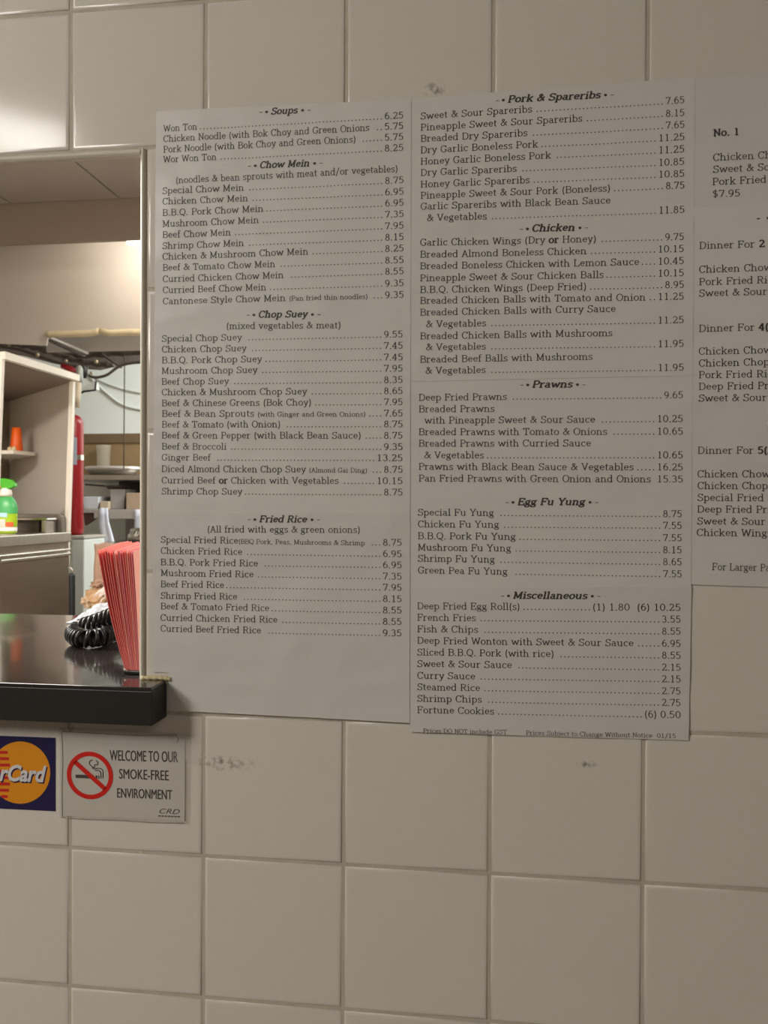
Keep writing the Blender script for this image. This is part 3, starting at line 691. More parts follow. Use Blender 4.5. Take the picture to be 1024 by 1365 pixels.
# ------------------------------------------------------------------ order slips in the opening
M_PINK = mat('pink_slip', (.93, .26, .23), .65, var=.08, scale=30)
M_PINK2 = mat('rose_slip', (.84, .28, .33), .65, var=.08, scale=30)
M_PINK3 = mat('pale_pink_slip', (.95, .45, .39), .65, var=.06, scale=30)
base = atZ(176, 901, ZC)
e = empty('order_slips', (base.x, base.y+.05, ZC), 'fanned pad of pink order slips standing at the right jamb of the opening', 'notepad')
ns_ = 15; zs = ZC + .0045
for k in range(ns_):
    t = k/(ns_-1)
    bx = at(165.5 + 19*t, 895, .02).x
    tx = at(129.5 + 47*t**.9, 733, .02).x
    rnd = random.uniform(-.0006, .0006); top = at(140, 733.5 + random.uniform(-1.2, 1), .02).z
    mb = MB(); vs = []; nu, nv = 6, 12
    for j in range(nv+1):
        v = j/nv; sw = v + .16*math.sin(math.pi*v)*(1-2*t) * .5
        for i in range(nu+1):
            u_ = i/nu
            xx = bx + (tx+rnd-bx)*sw - .012*u_*v*(1-t) + .0006*math.sin(u_*3+k)*v*.3
            vs.append((min(xx, XO-.0012), .022 + .085*u_ + .002*random.random()*0, zs + (top-zs)*v + .006*u_*v))
    n0 = len(vs); vs += [(min(p[0]+.0006, XO-.0006), p[1], p[2]) for p in vs]
    fs = []
    for j in range(nv):
        for i in range(nu):
            a_ = j*(nu+1)+i; fs.append((a_, a_+1, a_+nu+2, a_+nu+1)); fs.append((n0+a_, n0+a_+nu+1, n0+a_+nu+2, n0+a_+1))
        a_ = j*(nu+1); fs.append((a_, a_+nu+1, n0+a_+nu+1, n0+a_)); a_ += nu; fs.append((a_, n0+a_, n0+a_+nu+1, a_+nu+1))
    for i in range(nu):
        a_ = nv*(nu+1)+i; fs.append((a_, a_+1, n0+a_+1, n0+a_))
    mb.add(vs, fs, False); mb.build('slip', (M_PINK, M_PINK3, M_PINK, M_PINK2, M_PINK)[k % 5] if 3 < k < ns_-1 else (M_PINK3 if k == ns_-1 else M_PINK), e)
mb = MB(); mb.box((at(166, 900, .02).x, .018, ZC+.0002), (XO-.002, .112, ZC+.0045)); mb.build('black_clip', M_BLACK, e, bevel=.001)
mb = MB(); q = at(165, 897, .02); mb.tube([(q.x-.0005, .03, ZC+.0005), (q.x-.0015, .02, ZC+.005), (q.x+.001, .017, ZC+.008), (q.x+.006, .017, ZC+.004)], .0008, 6); mb.build('wire_bracket', M_CHROME, e)

# ------------------------------------------------------------------ coiled phone cord
R0 = .0098; RW = .0030
ZK = ZC + R0 + RW + .0003
p0 = atZ(99, 843, ZK); Y0 = p0.y
low = [atZ(a_, b_, ZK) for a_, b_ in ((99, 847), (113, 851), (135, 849), (152, 843), (180, 838), (210, 834))]
plan = [at(215, 796, Y0-.01), at(180, 808, Y0-.01), at(152, 819.5, Y0), at(124, 830.5, Y0), at(103, 838, Y0)] + low
for p in plan: p.z = max(p.z, ZK)
cen = spline(plan, 14); hel = []; s_ = 0
dense = []
for i in range(len(cen)-1):
    for k in range(6): dense.append(cen[i].lerp(cen[i+1], k/6))
acc = 0; pts = []
step = .0006; last = dense[0]; carry = 0
res = [dense[0]]
for p in dense[1:]:
    while (p-last).length >= step:
        last = last + (p-last).normalized()*step; res.append(last.copy())
for i, p in enumerate(res):
    d = (res[min(i+3, len(res)-1)]-res[max(i-3, 0)]).normalized(); a_ = Vector((0, 0, 1)); b2 = d.cross(a_).normalized()
    ph = 2*math.pi*i*step/.0078
    pts.append(p + (a_*math.sin(ph) + b2*math.cos(ph))*R0)
mb = MB(); mb.tube(pts, RW, 7)
tag(mb.build('coiled_cord', M_BLACK), 'black coiled telephone cord looped on the counter beside the pink slips', 'cord')

# crumpled white paper at the far edge of the counter
mb = MB(); vs = []; fs = []
nx_, ny_ = 14, 8
for j in range(ny_+1):
    for i in range(nx_+1):
        a_, b2 = i/nx_, j/ny_
        x = at(110+60*a_, 815, .44).x + .006*noise.noise(Vector((i*.7, j*.6, 0))); y = .385 + .085*b2
        z = ZC + .001 + max(0, .006+.016*b2 + .012*noise.noise(Vector((i*.9, j*.9, 3)))) * min(1, 5*min(a_, 1-a_)+.1) * min(1, b2*4)
        vs.append((x, y, z))
fs = [(j*(nx_+1)+i, j*(nx_+1)+i+1, (j+1)*(nx_+1)+i+1, (j+1)*(nx_+1)+i) for j in range(ny_) for i in range(nx_)]
mb.add(vs, fs)
o = mb.build('crumpled_paper', mat('white_scrap_paper', (.55, .56, .62), .6, var=.05)); sm = o.modifiers.new('solid', 'SOLIDIFY'); sm.thickness = .0006
tag(o, 'crumpled white paper lying on the far edge of the counter', 'paper')

# ------------------------------------------------------------------ kitchen: white framed cabinet
XF = -1.40
Yn = atX(3, 480, XF).y; Yf = atX(100, 520, XF).y; zt = 1.985
e = empty('wall_cabinet', (XF, (Yn+Yf)/2, 1.28), 'white open-sided cabinet frame standing on the steel unit, seen at the left of the opening', 'cabinet')
pw = .026
ZS = 1.28
mb = MB(); mb.bar((XF, Yn, zt-.012), (XF, Yf+.02, zt-.010), pw, .03); mb.build('top_rail', M_WHITEP, e, bevel=.002)
mb = MB(); pa = at(1.5, 480, Yn); pb = at(-8, 730, Yn); mb.bar((pb.x, Yn, pb.z), (pa.x, Yn, zt-.026), .02, .02); mb.build('post', M_WHITEP, e, bevel=.002)
q = atX(88, 820, XF+.0); 
lo = atZ(89, 818, 1.05); 
pa = at(96.3, 510, Yf); pb = at(86.0, 835, Yf); mb = MB(); mb.bar((pa.x, Yf, zt-.026), (pb.x, Yf, pb.z), .020, .020); mb.build('post', M_WHITEP, e, bevel=.002)
c1 = Vector((XF-.015, Yf, 0)); c1b = at(89, 705, Yf).x; c2 = at(12, 535, Yf+.62); c2 = Vector((c2.x, c2.y, 0))
d = (c2-c1); c2 = c1 + d*1.0
mb = MB(); th = Vector((.01, .014, 0))
mb.add([(c1b, c1.y, ZS), (c2.x, c2.y, ZS), (c2.x, c2.y, zt-.03), (c1.x, c1.y, zt-.03)] + [(p.x+.012, p.y+.014, z) for p, z in ((Vector((c1b, c1.y, 0)), ZS), (c2, ZS), (c2, zt-.03), (c1, zt-.03))],
       [(0,1,2,3),(4,5,6,7),(0,4,7,3),(1,5,6,2),(3,7,6,2),(0,4,5,1)])
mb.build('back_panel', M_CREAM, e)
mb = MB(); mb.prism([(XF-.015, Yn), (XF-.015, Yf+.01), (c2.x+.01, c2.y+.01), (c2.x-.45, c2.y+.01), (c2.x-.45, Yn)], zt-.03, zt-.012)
mb.build('top_panel', mat('shade_brown_board', (.24, .19, .155), .55, var=.08), e)  # shade on the underside is put into the dark brown colour
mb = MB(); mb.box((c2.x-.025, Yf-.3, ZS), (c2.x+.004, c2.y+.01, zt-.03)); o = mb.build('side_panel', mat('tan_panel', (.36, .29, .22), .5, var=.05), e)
zsh = at(20, 604, 2.9).z
sh = at(34, 604, 2.85)
mb = MB(); mb.prism([(sh.x-.65, sh.y-.10), (sh.x, sh.y-.10), (sh.x+.02, sh.y+.05), (sh.x-.22, sh.y+.30), (sh.x-.65, sh.y+.30)], zsh-.014, zsh+.004); mb.build('shelf', M_WHITEP, e, bevel=.002)
# cup
cq = at(22, 601, 2.88); cz = zsh+.004; hcup = at(22, 570, 2.88).z - cz; rc_ = 8.5/1100*3.74
mb = MB(); mb.lathe([(rc_*.98, 0), (rc_*1.02, .004), (rc_*.72, hcup-.003), (rc_*.66, hcup)], (cq.x, cq.y, cz), 24)
tag(mb.build('orange_cup', mat('orange_plastic', (.95, .13, .004), .4, var=.05)), 'bright orange plastic cup upside down on the small white shelf', 'cup')
for (px, py, r_, lb) in ((13, 599, .010, 'small cream bottle cap left of the orange cup, on the shelf'), (18.5, 600, .011, 'small yellowish lump in front of the orange cup, on the shelf')):
    p = at(px, py, 2.79); mb = MB(); mb.lathe([(r_, 0), (r_, r_*.9), (r_*.8, r_*1.6), (r_*.3, r_*1.9)], (p.x, p.y, cz), 12)
    tag(mb.build('bottle_cap', mat('cream_plastic', (.75, .60, .35), .5, var=.1)), lb, 'cap')
# steel unit
e = empty('steel_cabinet', (-1.9, 2.3, 0), 'stainless steel cabinet with a brownish door below the spray bottle', 'cabinet')
ya = 1.75; yz = Yf-.01
mb = MB(); mb.box((-2.6, ya, .06), (XF-.03, yz-.02, ZS-.075)); mb.build('body', M_STEELD, e)
mb = MB(); mb.box((-2.6, ya-.01, ZS-.045), (XF-.010, yz, ZS)); mb.build('worktop', M_STEEL, e, bevel=.004)
mb = MB(); mb.box((-2.6, ya, ZS-.075), (XF-.022, yz-.005, ZS-.045)); mb.build('drip_recess', M_STEELD, e)
yd = atX(4, 760, XF).y
mb = MB(); mb.box((XF-.03, yd, .15), (XF-.012, yz-.015, ZS-.105)); dr = mb.build('door', M_STEELD, e, bevel=.003)
mb = MB(); mb.box((XF-.03, yd-.005, ZS-.105), (XF-.004, yz-.012, ZS-.092)); mb.build('pull_rail', M_CHROME, e, bevel=.002)
mb = MB(); mb.box((XF-.03, yd-.005, ZS-.084), (XF-.006, yz-.012, ZS-.074)); mb.build('trim_rail', M_CHROME, e, bevel=.002)
mb = MB(); mb.box((XF-.03, ya, .10), (XF-.012, yd-.012, ZS-.08)); mb.build('side_stile', M_STEEL, e, bevel=.002)
mb = MB()
for xx in (-2.55, XF-.09):
    for yy in (ya+.05, yz-.08): mb.box((xx, yy, 0), (xx+.05, yy+.05, .06))
mb.build('feet', M_BLACK, e)
# dark tray with rounded corner on worktop, small metal insert
p0 = at(24, 714, 2.62); p1 = at(86, 714, 2.62); p1.x = min(p1.x, XF-.035); ztp = at(50, 685, 2.62).z
mb = MB(); w0 = p0.x-.10; w1 = p1.x
pr = [(w0, ZS), (w1, ZS), (w1, ztp-.02)] + [(w1-.02+.02*math.cos(a_), ztp-.02+.02*math.sin(a_)) for a_ in (.4, .8, 1.2, 1.57)] + [(w0, ztp)]
mb.prism(pr, 2.60, 2.635, axis='y')
e = empty('steel_tray', ((w0+w1)/2, 2.5, ZS), 'dark steel splash tray with a rounded corner behind the spray bottle', 'tray')
e0 = e
mb.build('backsplash', mat('dark_splash', (.17, .15, .13), .4, .3, var=.1), e, bevel=.004)
p0 = at(26, 694, 2.5); p1 = at(79, 694, 2.50); p1.x = min(p1.x, XF-.05)
zr = at(50, 692.5, 2.45).z
mb = MB(); mb.box((p0.x-.1, 2.50, zr-.004), (p1.x, 2.59, zr+.004)); mb.build('rim', M_CHROME, e, bevel=.002)
mb = MB(); mb.box((p0.x-.1, 2.53, ZS), (at(52, 700, 2.53).x, 2.59, zr-.004)); mb.build('dark_well', M_DARK, e)
p0 = at(54, 700, 2.5).x; p1 = min(at(74, 700, 2.5).x, XF-.06)
mb = MB(); mb.prism([(p0, 2.505), (p1, 2.505), (p1+.003, 2.59), (p0-.003, 2.59)], ZS, zr-.004); mb.build('insert_pan', M_STEEL, e, bevel=.004)

# spray bottle
sb = at(8, 712, 2.36); bz = ZS; H = at(8, 638, 2.36).z - bz
e = empty('spray_bottle', (sb.x, sb.y, bz), 'green and yellow cleaning spray bottle standing on the steel cabinet', 'bottle')
def ell(z, rx): return (rx, z)
k_ = H/.235
mb = MB(); mb.lathe([(.040*k_, 0), (.048*k_, .006*k_), (.050*k_, .05*k_), (.050*k_, .11*k_), (.046*k_, .128*k_), (.034*k_, .150*k_), (.022*k_, .160*k_), (.020*k_, .168*k_)], (sb.x, sb.y, bz), 28, 1.0, .6)
mb.build('body', mat('lime_plastic', (.36, .55, .02), .3, var=.06), e)
mb = MB(); mb.lathe([(.0507*k_, .085*k_), (.0515*k_, .11*k_), (.0472*k_, .1285*k_), (.0358*k_, .1500*k_), (.028*k_, .1575*k_)], (sb.x, sb.y, bz), 28, 1.0, .61, cap=False)
mb.build('green_shoulder', mat('green_print', (.07, .40, .12), .35, var=.05), e)
lab = [( .012, .028, (.80,.80,.78), 'white_band', -1, 1), (.030, .050, (.82,.12,.04), 'red_band', .35, .85), (.030, .062, (.80,.62,.55), 'pink_label', -1, .3), (.070, .088, (.42,.66,.80), 'blue_swash', -1, .45)]
for z0_, z1_, c_, nm, ua, ub in lab:
    mb = MB(); vs = []; n = 12
    a0_ = math.acos(max(-1, min(1, ub))); a1_ = math.acos(max(-1, min(1, ua)))
    for z_ in (z0_*k_, z1_*k_):
        for i in range(n+1):
            t = -(a0_+(a1_-a0_)*i/n); rr = .0522*k_
            vs.append((sb.x+rr*math.cos(t), sb.y+rr*.62*math.sin(t), bz+z_+(.006*k_*(i/n) if nm == 'blue_swash' else 0)))
    mb.add(vs, [(i, i+1, n+2+i, n+1+i) for i in range(n)]); mb.build(nm, mat(nm, c_, .4, var=.05), e)
mb = MB(); mb.lathe([(.024*k_, .160*k_), (.025*k_, .172*k_), (.021*k_, .188*k_), (.016*k_, .195*k_)], (sb.x, sb.y, bz), 20); mb.build('collar', mat('white_collar', (.85, .78, .74), .4), e)
mb = MB(); mb.prism([(sb.x-.050*k_, bz+.198*k_), (sb.x-.052*k_, bz+.226*k_), (sb.x-.01*k_, bz+.236*k_), (sb.x+.024*k_, bz+.231*k_), (sb.x+.044*k_, bz+.214*k_), (sb.x+.046*k_, bz+.200*k_), (sb.x+.030*k_, bz+.196*k_), (sb.x+.018*k_, bz+.190*k_), (sb.x-.014*k_, bz+.190*k_)], sb.y-.013*k_, sb.y+.013*k_, axis='y')
mb.build('spray_head', mat('green_plastic', (.06, .42, .015), .35, var=.05), e, bevel=.003)
mb = MB(); mb.tube(spline([(sb.x-.020*k_, sb.y-.01, bz+.205*k_), (sb.x-.036*k_, sb.y-.018, bz+.185*k_), (sb.x-.030*k_, sb.y-.022, bz+.160*k_), (sb.x-.026*k_, sb.y-.024, bz+.145*k_)], 6), .010*k_, 8)
mb.build('trigger', mat('amber_plastic', (.62, .30, .06), .35, var=.05), e)

# ------------------------------------------------------------------ kitchen: hood with its lamp
YH = 3.12
xh0 = at(-60, 400, YH).x; xh1 = at(330, 400, YH).x
zt_ = CEIL-.001; zlip = at(120, 446, YH).z
e = empty('range_hood', ((xh0+xh1)/2, YH, zlip), 'large enamelled range hood hanging behind the bulkhead, with a ragged yellowed lower edge', 'hood')
mb = MB(); mb.prism([(xh0, zlip-.02), (at(62, 455, YH).x, zlip-.05), (at(64, 445, YH).x, zlip), (xh1, zlip), (xh1, zt_), (xh0, zt_)], YH, YH+.01, axis='y'); mb.build('front_panel', M_HOOD, e)
mb = MB()
xa = at(64, 446, YH).x; xm = at(134, 446, YH).x
for (p, q_) in ((xa, xm-.002), (xm+.002, xh1)):
    pts = []
    n = 16
    for i in range(n+1):
        t = i/n; x = p+(q_-p)*t
        edge = min(abs(x-xm)/.05, 1.0)
        pts.append((x, YH-.008, zlip+.004+.011*(1-edge)-.003*math.sin(i*1.9)*.4))
    mb.tube(pts, .017, 8)
mb.build('rolled_lip', mat('yellowed_lip', (.68, .58, .38), .45, var=.15, scale=25), e)
mb = MB(); z2 = at(150, 470, YH+.35).z
mb.prism([(at(60, 450, YH+.3).x, zlip+.20), (at(62, 470, YH+.3).x, z2), (at(120, 474, YH+.3).x, z2), (xh1, z2), (xh1, zlip+.20)], YH+.30, YH+.31, axis='y'); mb.build('filter_panel', mat('hood_inner', (.50, .46, .43), .4, .2, var=.06), e)
mb = MB(); mb.bar(at(66, 450, YH+.02), at(116, 471, YH+.28), .018, .012); mb.build('edge_strip', M_HOOD, e)
mb = MB(); mb.bar(at(64, 453, YH+.03), at(112, 475, YH+.28), .020, .010); mb.build('edge_gap', M_DARK, e)
# tube lamp behind the bulkhead
e = empty('kitchen_lamp', (-.4, 2.90, CEIL), 'glowing tube lamp peeping out below the kitchen bulkhead', 'lamp')
lp = at(171, 322, 2.90)
xl0 = lp.x
mb = MB(); mb.box((xl0, 2.86, lp.z+.05), (xl0+1.1, 2.94, CEIL-.001)); mb.build('housing', M_WHITEP, e)
mb = MB(); mb.tube([(xl0, 2.90, lp.z+.012), (xl0+1.1, 2.90, lp.z+.012)], .027, 10)
mb.tube([(xl0+.02, 2.90, lp.z+.025), (xl0+.02, 2.90, lp.z+.055)], .008, 6)
mb.build('glowing_tube', mat('tube_glow', (1.0, .93, .80), .5, var=0, emit=14), e)

# pipes under the hood
e = empty('hood_pipes', at(120, 472, 3.75), 'greasy dark pipes and hoses running under the range hood', 'pipe')
def hosepath(pp, Y): return spline([at(a_, b_, (Y if len(r_) == 0 else r_[0])) for a_, b_, *r_ in pp], 8)
mb = MB(); pp = [(-30, 452), (20, 455), (62, 459), (100, 470), (140, 466), (215, 466), (215, 480), (160, 486), (132, 493), (104, 491), (70, 484), (30, 474), (-30, 466)]
mb.prism([(at(a_, b_, 3.95).x, at(a_, b_, 3.95).z) for a_, b_ in pp], 3.93, 3.98, axis='y'); mb.build('duct', mat('greasy_duct', (.20, .165, .14), .55, .2, var=.35, scale=14), e, bevel=.01)
mb = MB(); mb.tube(hosepath([(85, 478), (110, 473), (140, 471), (170, 469), (215, 470)], 3.80), [.024+.004*math.sin(i*.9) for i in range(33)], 10); mb.build('pipe', M_DARK, e)
mb = MB(); mb.tube(hosepath([(-10, 456), (20, 459), (45, 463), (70, 470), (100, 480), (130, 485), (152, 487)], 3.72), [.017+.004*math.sin(i*1.3) for i in range(49)], 10); mb.build('pipe', M_DARK, e)
mb = MB(); mb.tube(hosepath([(112, 496), (125, 503), (142, 500), (158, 489), (175, 484), (210, 482)], 3.62), .0085, 8); mb.build('hose', mat('brown_hose', (.07, .05, .04), .5, var=.3, scale=40), e)
mb = MB(); mb.tube(hosepath([(136, 472), (150, 482), (162, 490)], 3.66), .007, 8); mb.build('hose', M_DARK, e)
mb = MB(); mb.tube(hosepath([(0, 462), (25, 466), (50, 474), (80, 484), (108, 490)], 3.60), .010, 8); mb.build('pipe', M_DARK, e)
for a_, b_, r_ in ((50, 473, .012), (28, 458, .010), (12, 460, .009), (88, 481, .010), (122, 497, .010), (128, 482, .012)):
    q = at(a_, b_, 3.56); MB().lathe([(.3*r_, -r_), (r_*.9, -r_*.5), (r_, 0), (r_*.9, r_*.5), (.3*r_, r_)], q, 10).build('fitting', mat('brass_fitting', (.34, .27, .17), .4, .5, var=.2), e)
mb = MB(); mb.tube([at(166, 474, 3.78), at(166, 500, 3.9), at(165.5, 560, 4.0), at(165, 625, 4.02)], .0035, 6)
mb.build('drop_wire', M_DARK, e)
# painted pipes curved on back wall
e = empty('wall_conduit', at(160, 510, 4.58), 'pale conduit curving across the kitchen back wall', 'pipe')
for pp in ([(128, 505), (150, 514), (175, 521), (215, 528)], [(118, 500), (140, 522), (165, 540), (200, 548)]):
    mb = MB(); mb.tube(hosepath(pp, 4.59), .008, 8); mb.build('conduit', mat('pale_conduit', (.62, .63, .59), .5), e)
# suppression head and cylinder
e = empty('fire_cylinder', at(98, 713, 3.1), 'tall red fire suppression cylinder with a silver band, behind the white post', 'cylinder')
c0 = at(96.5, 713, 3.1); ztop = at(98, 553, 3.1).z; r_ = .054
z00 = c0.z
mb = MB(); hh = ztop-z00
mb.lathe([(r_*.9, 0), (r_, .012), (r_, hh-.05), (r_*.93, hh-.028), (r_*.72, hh-.010), (r_*.35, hh)], (c0.x, c0.y, z00), 28); mb.build('tank', M_RED, e)
zb1 = at(98, 610, 3.1).z
mb = MB(); mb.lathe([(r_+.002, 0), (r_+.002, .026)], (c0.x, c0.y, zb1-.013), 28, cap=False); mb.build('silver_band', M_CHROME, e)
zb2 = at(98, 705, 3.1).z
mb = MB(); mb.lathe([(r_+.0015, 0), (r_+.0015, .006)], (c0.x, c0.y, zb2), 28, cap=False); mb.build('lower_band', M_RED, e)
mb = MB()
vs = []; n = 8
for z_ in (at(98, 620, 3.1).z, at(98, 584, 3.1).z):
    for i in range(n+1):
        t = math.radians(-100+i*7.5); vs.append((c0.x+(r_+.003)*math.cos(t), c0.y+(r_+.003)*math.sin(t), z_))
mb.add(vs, [(i, i+1, n+2+i, n+1+i) for i in range(n)]); mb.build('label', mat('grey_blue_label', (.24, .26, .33), .5, var=.15, scale=60), e)
mb = MB(); mb.tube([(c0.x, c0.y, ztop), (c0.x, c0.y, ztop+.03), (c0.x+.012, c0.y, ztop+.06)], .012, 8); mb.build('valve', M_DARK, e)
mb = MB(); mb.tube([at(102, 543, 3.12), at(104, 525, 3.12), at(105, 506, 3.12)], .015, 10); mb.build('riser', mat('tan_pipe', (.58, .50, .38), .5, var=.1), e)
mb = MB(); q = at(106, 498, 3.12); mb.lathe([(.014, -.045), (.018, -.03), (.018, .025), (.010, .04)], q, 12); mb.build('grey_head', mat('grey_casting', (.33, .35, .33), .4, .4, var=.2), e)
mb = MB(); q = at(112, 495, 3.15); mb.lathe([(.01, -.035), (.020, -.02), (.020, .025), (.008, .035)], q, 12); mb.build('black_valve', M_BLACK, e)
mb = MB(); mb.tube([at(83, 487, 3.2), at(92, 491, 3.2), at(103, 497, 3.18)], .016, 10); mb.build('red_arm', M_RED, e)
q0, q1, q2, q3 = at(108, 517, 3.2), at(126, 508, 3.2), at(128, 519, 3.2), at(111, 521.5, 3.2)
mb = MB(); mb.add([q0, q1, q2, q3] + [p+Vector((0, .04, 0)) for p in (q0, q1, q2, q3)], [(0,1,2,3),(4,5,6,7),(0,1,5,4),(1,2,6,5),(2,3,7,6),(3,0,4,7)]); mb.build('pull_box', mat('pale_pull_box', (.62, .66, .64), .4), e)
mb = MB(); mb.tube([at(109, 524, 3.19), at(111, 522, 3.19), at(127, 520, 3.19), at(128, 508, 3.19)], .0055, 6); mb.build('black_lever', M_BLACK, e)

# ------------------------------------------------------------------ kitchen: shelves, boxes, tubs
def zat(py, Y, px=150): return at(px, py, Y).z
zu = zat(634, 4.2); zl = zat(679, 4.1)
xs0 = at(100, 600, 4.2).x; xs1 = at(260, 600, 4.2).x
e = empty('wall_shelf', (xs0, 4.5, zu), 'upper steel shelf under the big carton on the kitchen back wall', 'shelf')
mb = MB(); mb.box((xs0, 4.04, zu-.035), (xs1, 4.598, zu)); mb.build('board', M_STEEL, e, bevel=.003)
mb = MB(); mb.box((xs0+.3, 4.2, zu-.14), (xs0+.32, 4.598, zu-.026)); mb.build('bracket', M_DARK, e)
mb = MB(); mb.box((xs1-.2, 4.2, zu-.14), (xs1-.18, 4.598, zu-.026)); mb.build('bracket', M_DARK, e)
e = empty('wall_shelf', (xs0, 4.5, zl), 'lower grey shelf carrying tubs and a small carton', 'shelf')
xq0 = at(112, 680, 4.0).x
zl2 = zat(689, 4.0)
mb = MB(); mb.box((xq0, 4.0, zl-.022), (xs1, 4.598, zl)); mb.build('board', mat('grey_shelf', (.42, .38, .34), .5, var=.08), e, bevel=.002)
mb = MB(); mb.box((at(126, 684, 4.0).x, 3.995, zl2-.01), (xs1, 4.02, zl-.002)); mb.build('front_lip', mat('grey_shelf', ()), e)
mb = MB(); mb.prism([(at(108, 679, 4.0).x, zl-.023), (at(127, 679, 4.0).x, zl-.023), (at(126, 690, 4.0).x, zat(690, 4.0)), (at(110, 701, 4.0).x, zat(701, 4.0))], 4.03, 4.06, axis='y'); mb.build('bracket', mat('maroon_bracket', (.10, .045, .035), .5, var=.2), e)
# big carton
bx0 = at(107, 600, 4.3).x; bx1 = at(230, 600, 4.3).x; zc1 = zat(578, 4.3)
e = empty('carton', ((bx0+bx1)/2, 4.4, zu), 'long brown carton lying on the upper kitchen shelf', 'box')
mb = MB(); mb.box((bx0, 4.335, zu), (bx1, 4.56, zc1-.0)); mb.build('body', M_CARD, e, bevel=.003)
mb = MB(); mb.box((bx0-.004, 4.325, zat(590, 4.29)), (bx1+.004, 4.565, zc1+.003)); mb.build('lid', mat('dark_cardboard', (.15, .095, .05), .8, var=.1, scale=15), e, bevel=.003)
# translucent container
tq = at(138, 621, 4.27); k_ = 5.04/1100
mb = MB(); hb = zat(592, 4.18)-zu; mb.lathe([(9*k_*.8, 0), (9*k_*.95, .01), (9*k_*1.05, hb-.02), (9.5*k_*1.1, hb-.015), (9.5*k_*1.1, hb)], (tq.x, 4.27, zu), 24)
tag(mb.build('plastic_container', mat('cloudy_plastic', (.50, .45, .36), .3, var=.08, alpha=.38)), 'cloudy plastic container standing in front of the big carton', 'container')
# wide shallow steel pan
bq = at(150, 628, 4.14)
e = empty('steel_pan', (bq.x, 4.14, zu), 'wide shallow steel pan with a bright rim resting on the upper shelf', 'pan')
k_ = 5.05/1100; zr_ = zat(624, 4.12)
mb = MB()
mb.lathe([(27*k_, 0), (33*k_, .006), (36.5*k_, (zr_-zu)*.6), (37.5*k_, zr_-zu), (36*k_, zr_-zu), (32*k_, .012), (.01, .008)], (bq.x, 4.14, zu), 36, 1, .5, cap=False)
mb.build('pan_wall', mat('dull_steel', (.36, .33, .29), .4, .8, var=.1), e)
mb = MB(); mb.tube([(bq.x+37.5*k_*math.cos(t*math.pi/24), 4.14+.5*37.5*k_*math.sin(t*math.pi/24), zr_) for t in range(49)], .011, 8); mb.build('rim', mat('bright_rim', (.80, .74, .70), .3, .6), e)
# lower shelf things
def lbox(name, x0, x1, y1, Y, Y2, m, label, cat, zb_=None, tap=0.):
    zz = zb_ if zb_ is not None else zl
    a_ = at(x0, 670, Y).x; b_2 = at(x1, 670, Y).x; zz1 = zat(y1, Y)
    mb = MB(); mb.add([(a_+tap, Y+tap, zz), (b_2-tap, Y+tap, zz), (b_2-tap, Y2-tap, zz), (a_+tap, Y2-tap, zz), (a_, Y, zz1), (b_2, Y, zz1), (b_2, Y2, zz1), (a_, Y2, zz1)],
        [(3,2,1,0),(4,5,6,7),(0,1,5,4),(1,2,6,5),(2,3,7,6),(3,0,4,7)])
    return tag(mb.build(name, m, bevel=.004), label, cat)
lbox('white_tray', 108, 132, 662, 4.06, 4.3, M_WPLA, 'white plastic tray at the left end of the lower shelf', 'tray', tap=.015)
gt = lbox('grey_tub', 146, 166, 652, 4.08, 4.25, mat('grey_tub', (.40, .38, .36), .4, var=.1), 'grey plastic tub in the middle of the lower shelf', 'tub', tap=.008)
lbox('small_carton', 168, 196, 657, 4.05, 4.25, M_CARD2, 'small pale carton on the lower shelf next to the jamb', 'box')
lbox('flat_package', 133, 145, 668, 4.06, 4.2, mat('tan_pack', (.55, .45, .32), .7, var=.1), 'low tan package between white tray and grey tub', 'package')
pq = at(149, 649, 4.15)
e = empty('frying_pan', (pq.x, 4.17, zat(652, 4.15)), 'black frying pan resting on top of the grey tub', 'pan')
zp = zat(652, 4.08)+.0005; kk = 5/1100
mb = MB(); mb.lathe([(13*kk, 0), (17*kk, .022), (16.5*kk, .024), (12.5*kk, .004)], (pq.x+.03, 4.17, zp), 28); mb.build('pan_body', M_DARK, e)
mb = MB(); mb.bar((pq.x-.04, 4.16, zp+.02), (pq.x-.17, 4.13, zp+.03), .018, .01); mb.build('handle', M_BLACK, e)
# hanging white cloths (from the lip of the lower shelf)
def cloth(pl, Y, label):
    mb = MB(); n = len(pl); vs = []
    for i, (xl_, xr_, y_) in enumerate(pl):
        for k in range(7):
            t = k/6; p = at(xl_+(xr_-xl_)*t, y_, Y); vs.append((p.x, Y + .003*math.sin(k*1.9+i*.4), p.z))
    mb.add(vs, [(i*7+k, i*7+k+1, (i+1)*7+k+1, (i+1)*7+k) for i in range(n-1) for k in range(6)], True)
    o = mb.build('white_cloth', mat('white_cloth', (.72, .74, .84), .8, var=.04)); s_2 = o.modifiers.new('solid', 'SOLIDIFY'); s_2.thickness = .004
    return tag(o, label, 'cloth')
cloth([(133, 144, 677), (132.5, 144.5, 688), (131.5, 146, 698), (133, 149, 708), (134.5, 153, 724), (136, 158, 745)], 3.97, 'white cloth hanging from the lower shelf, left of the pot')
cloth([(180, 196, 679), (179.5, 196, 690), (179, 196, 704), (179, 196, 730)], 3.97, 'white cloth hanging behind the pot, next to the jamb')
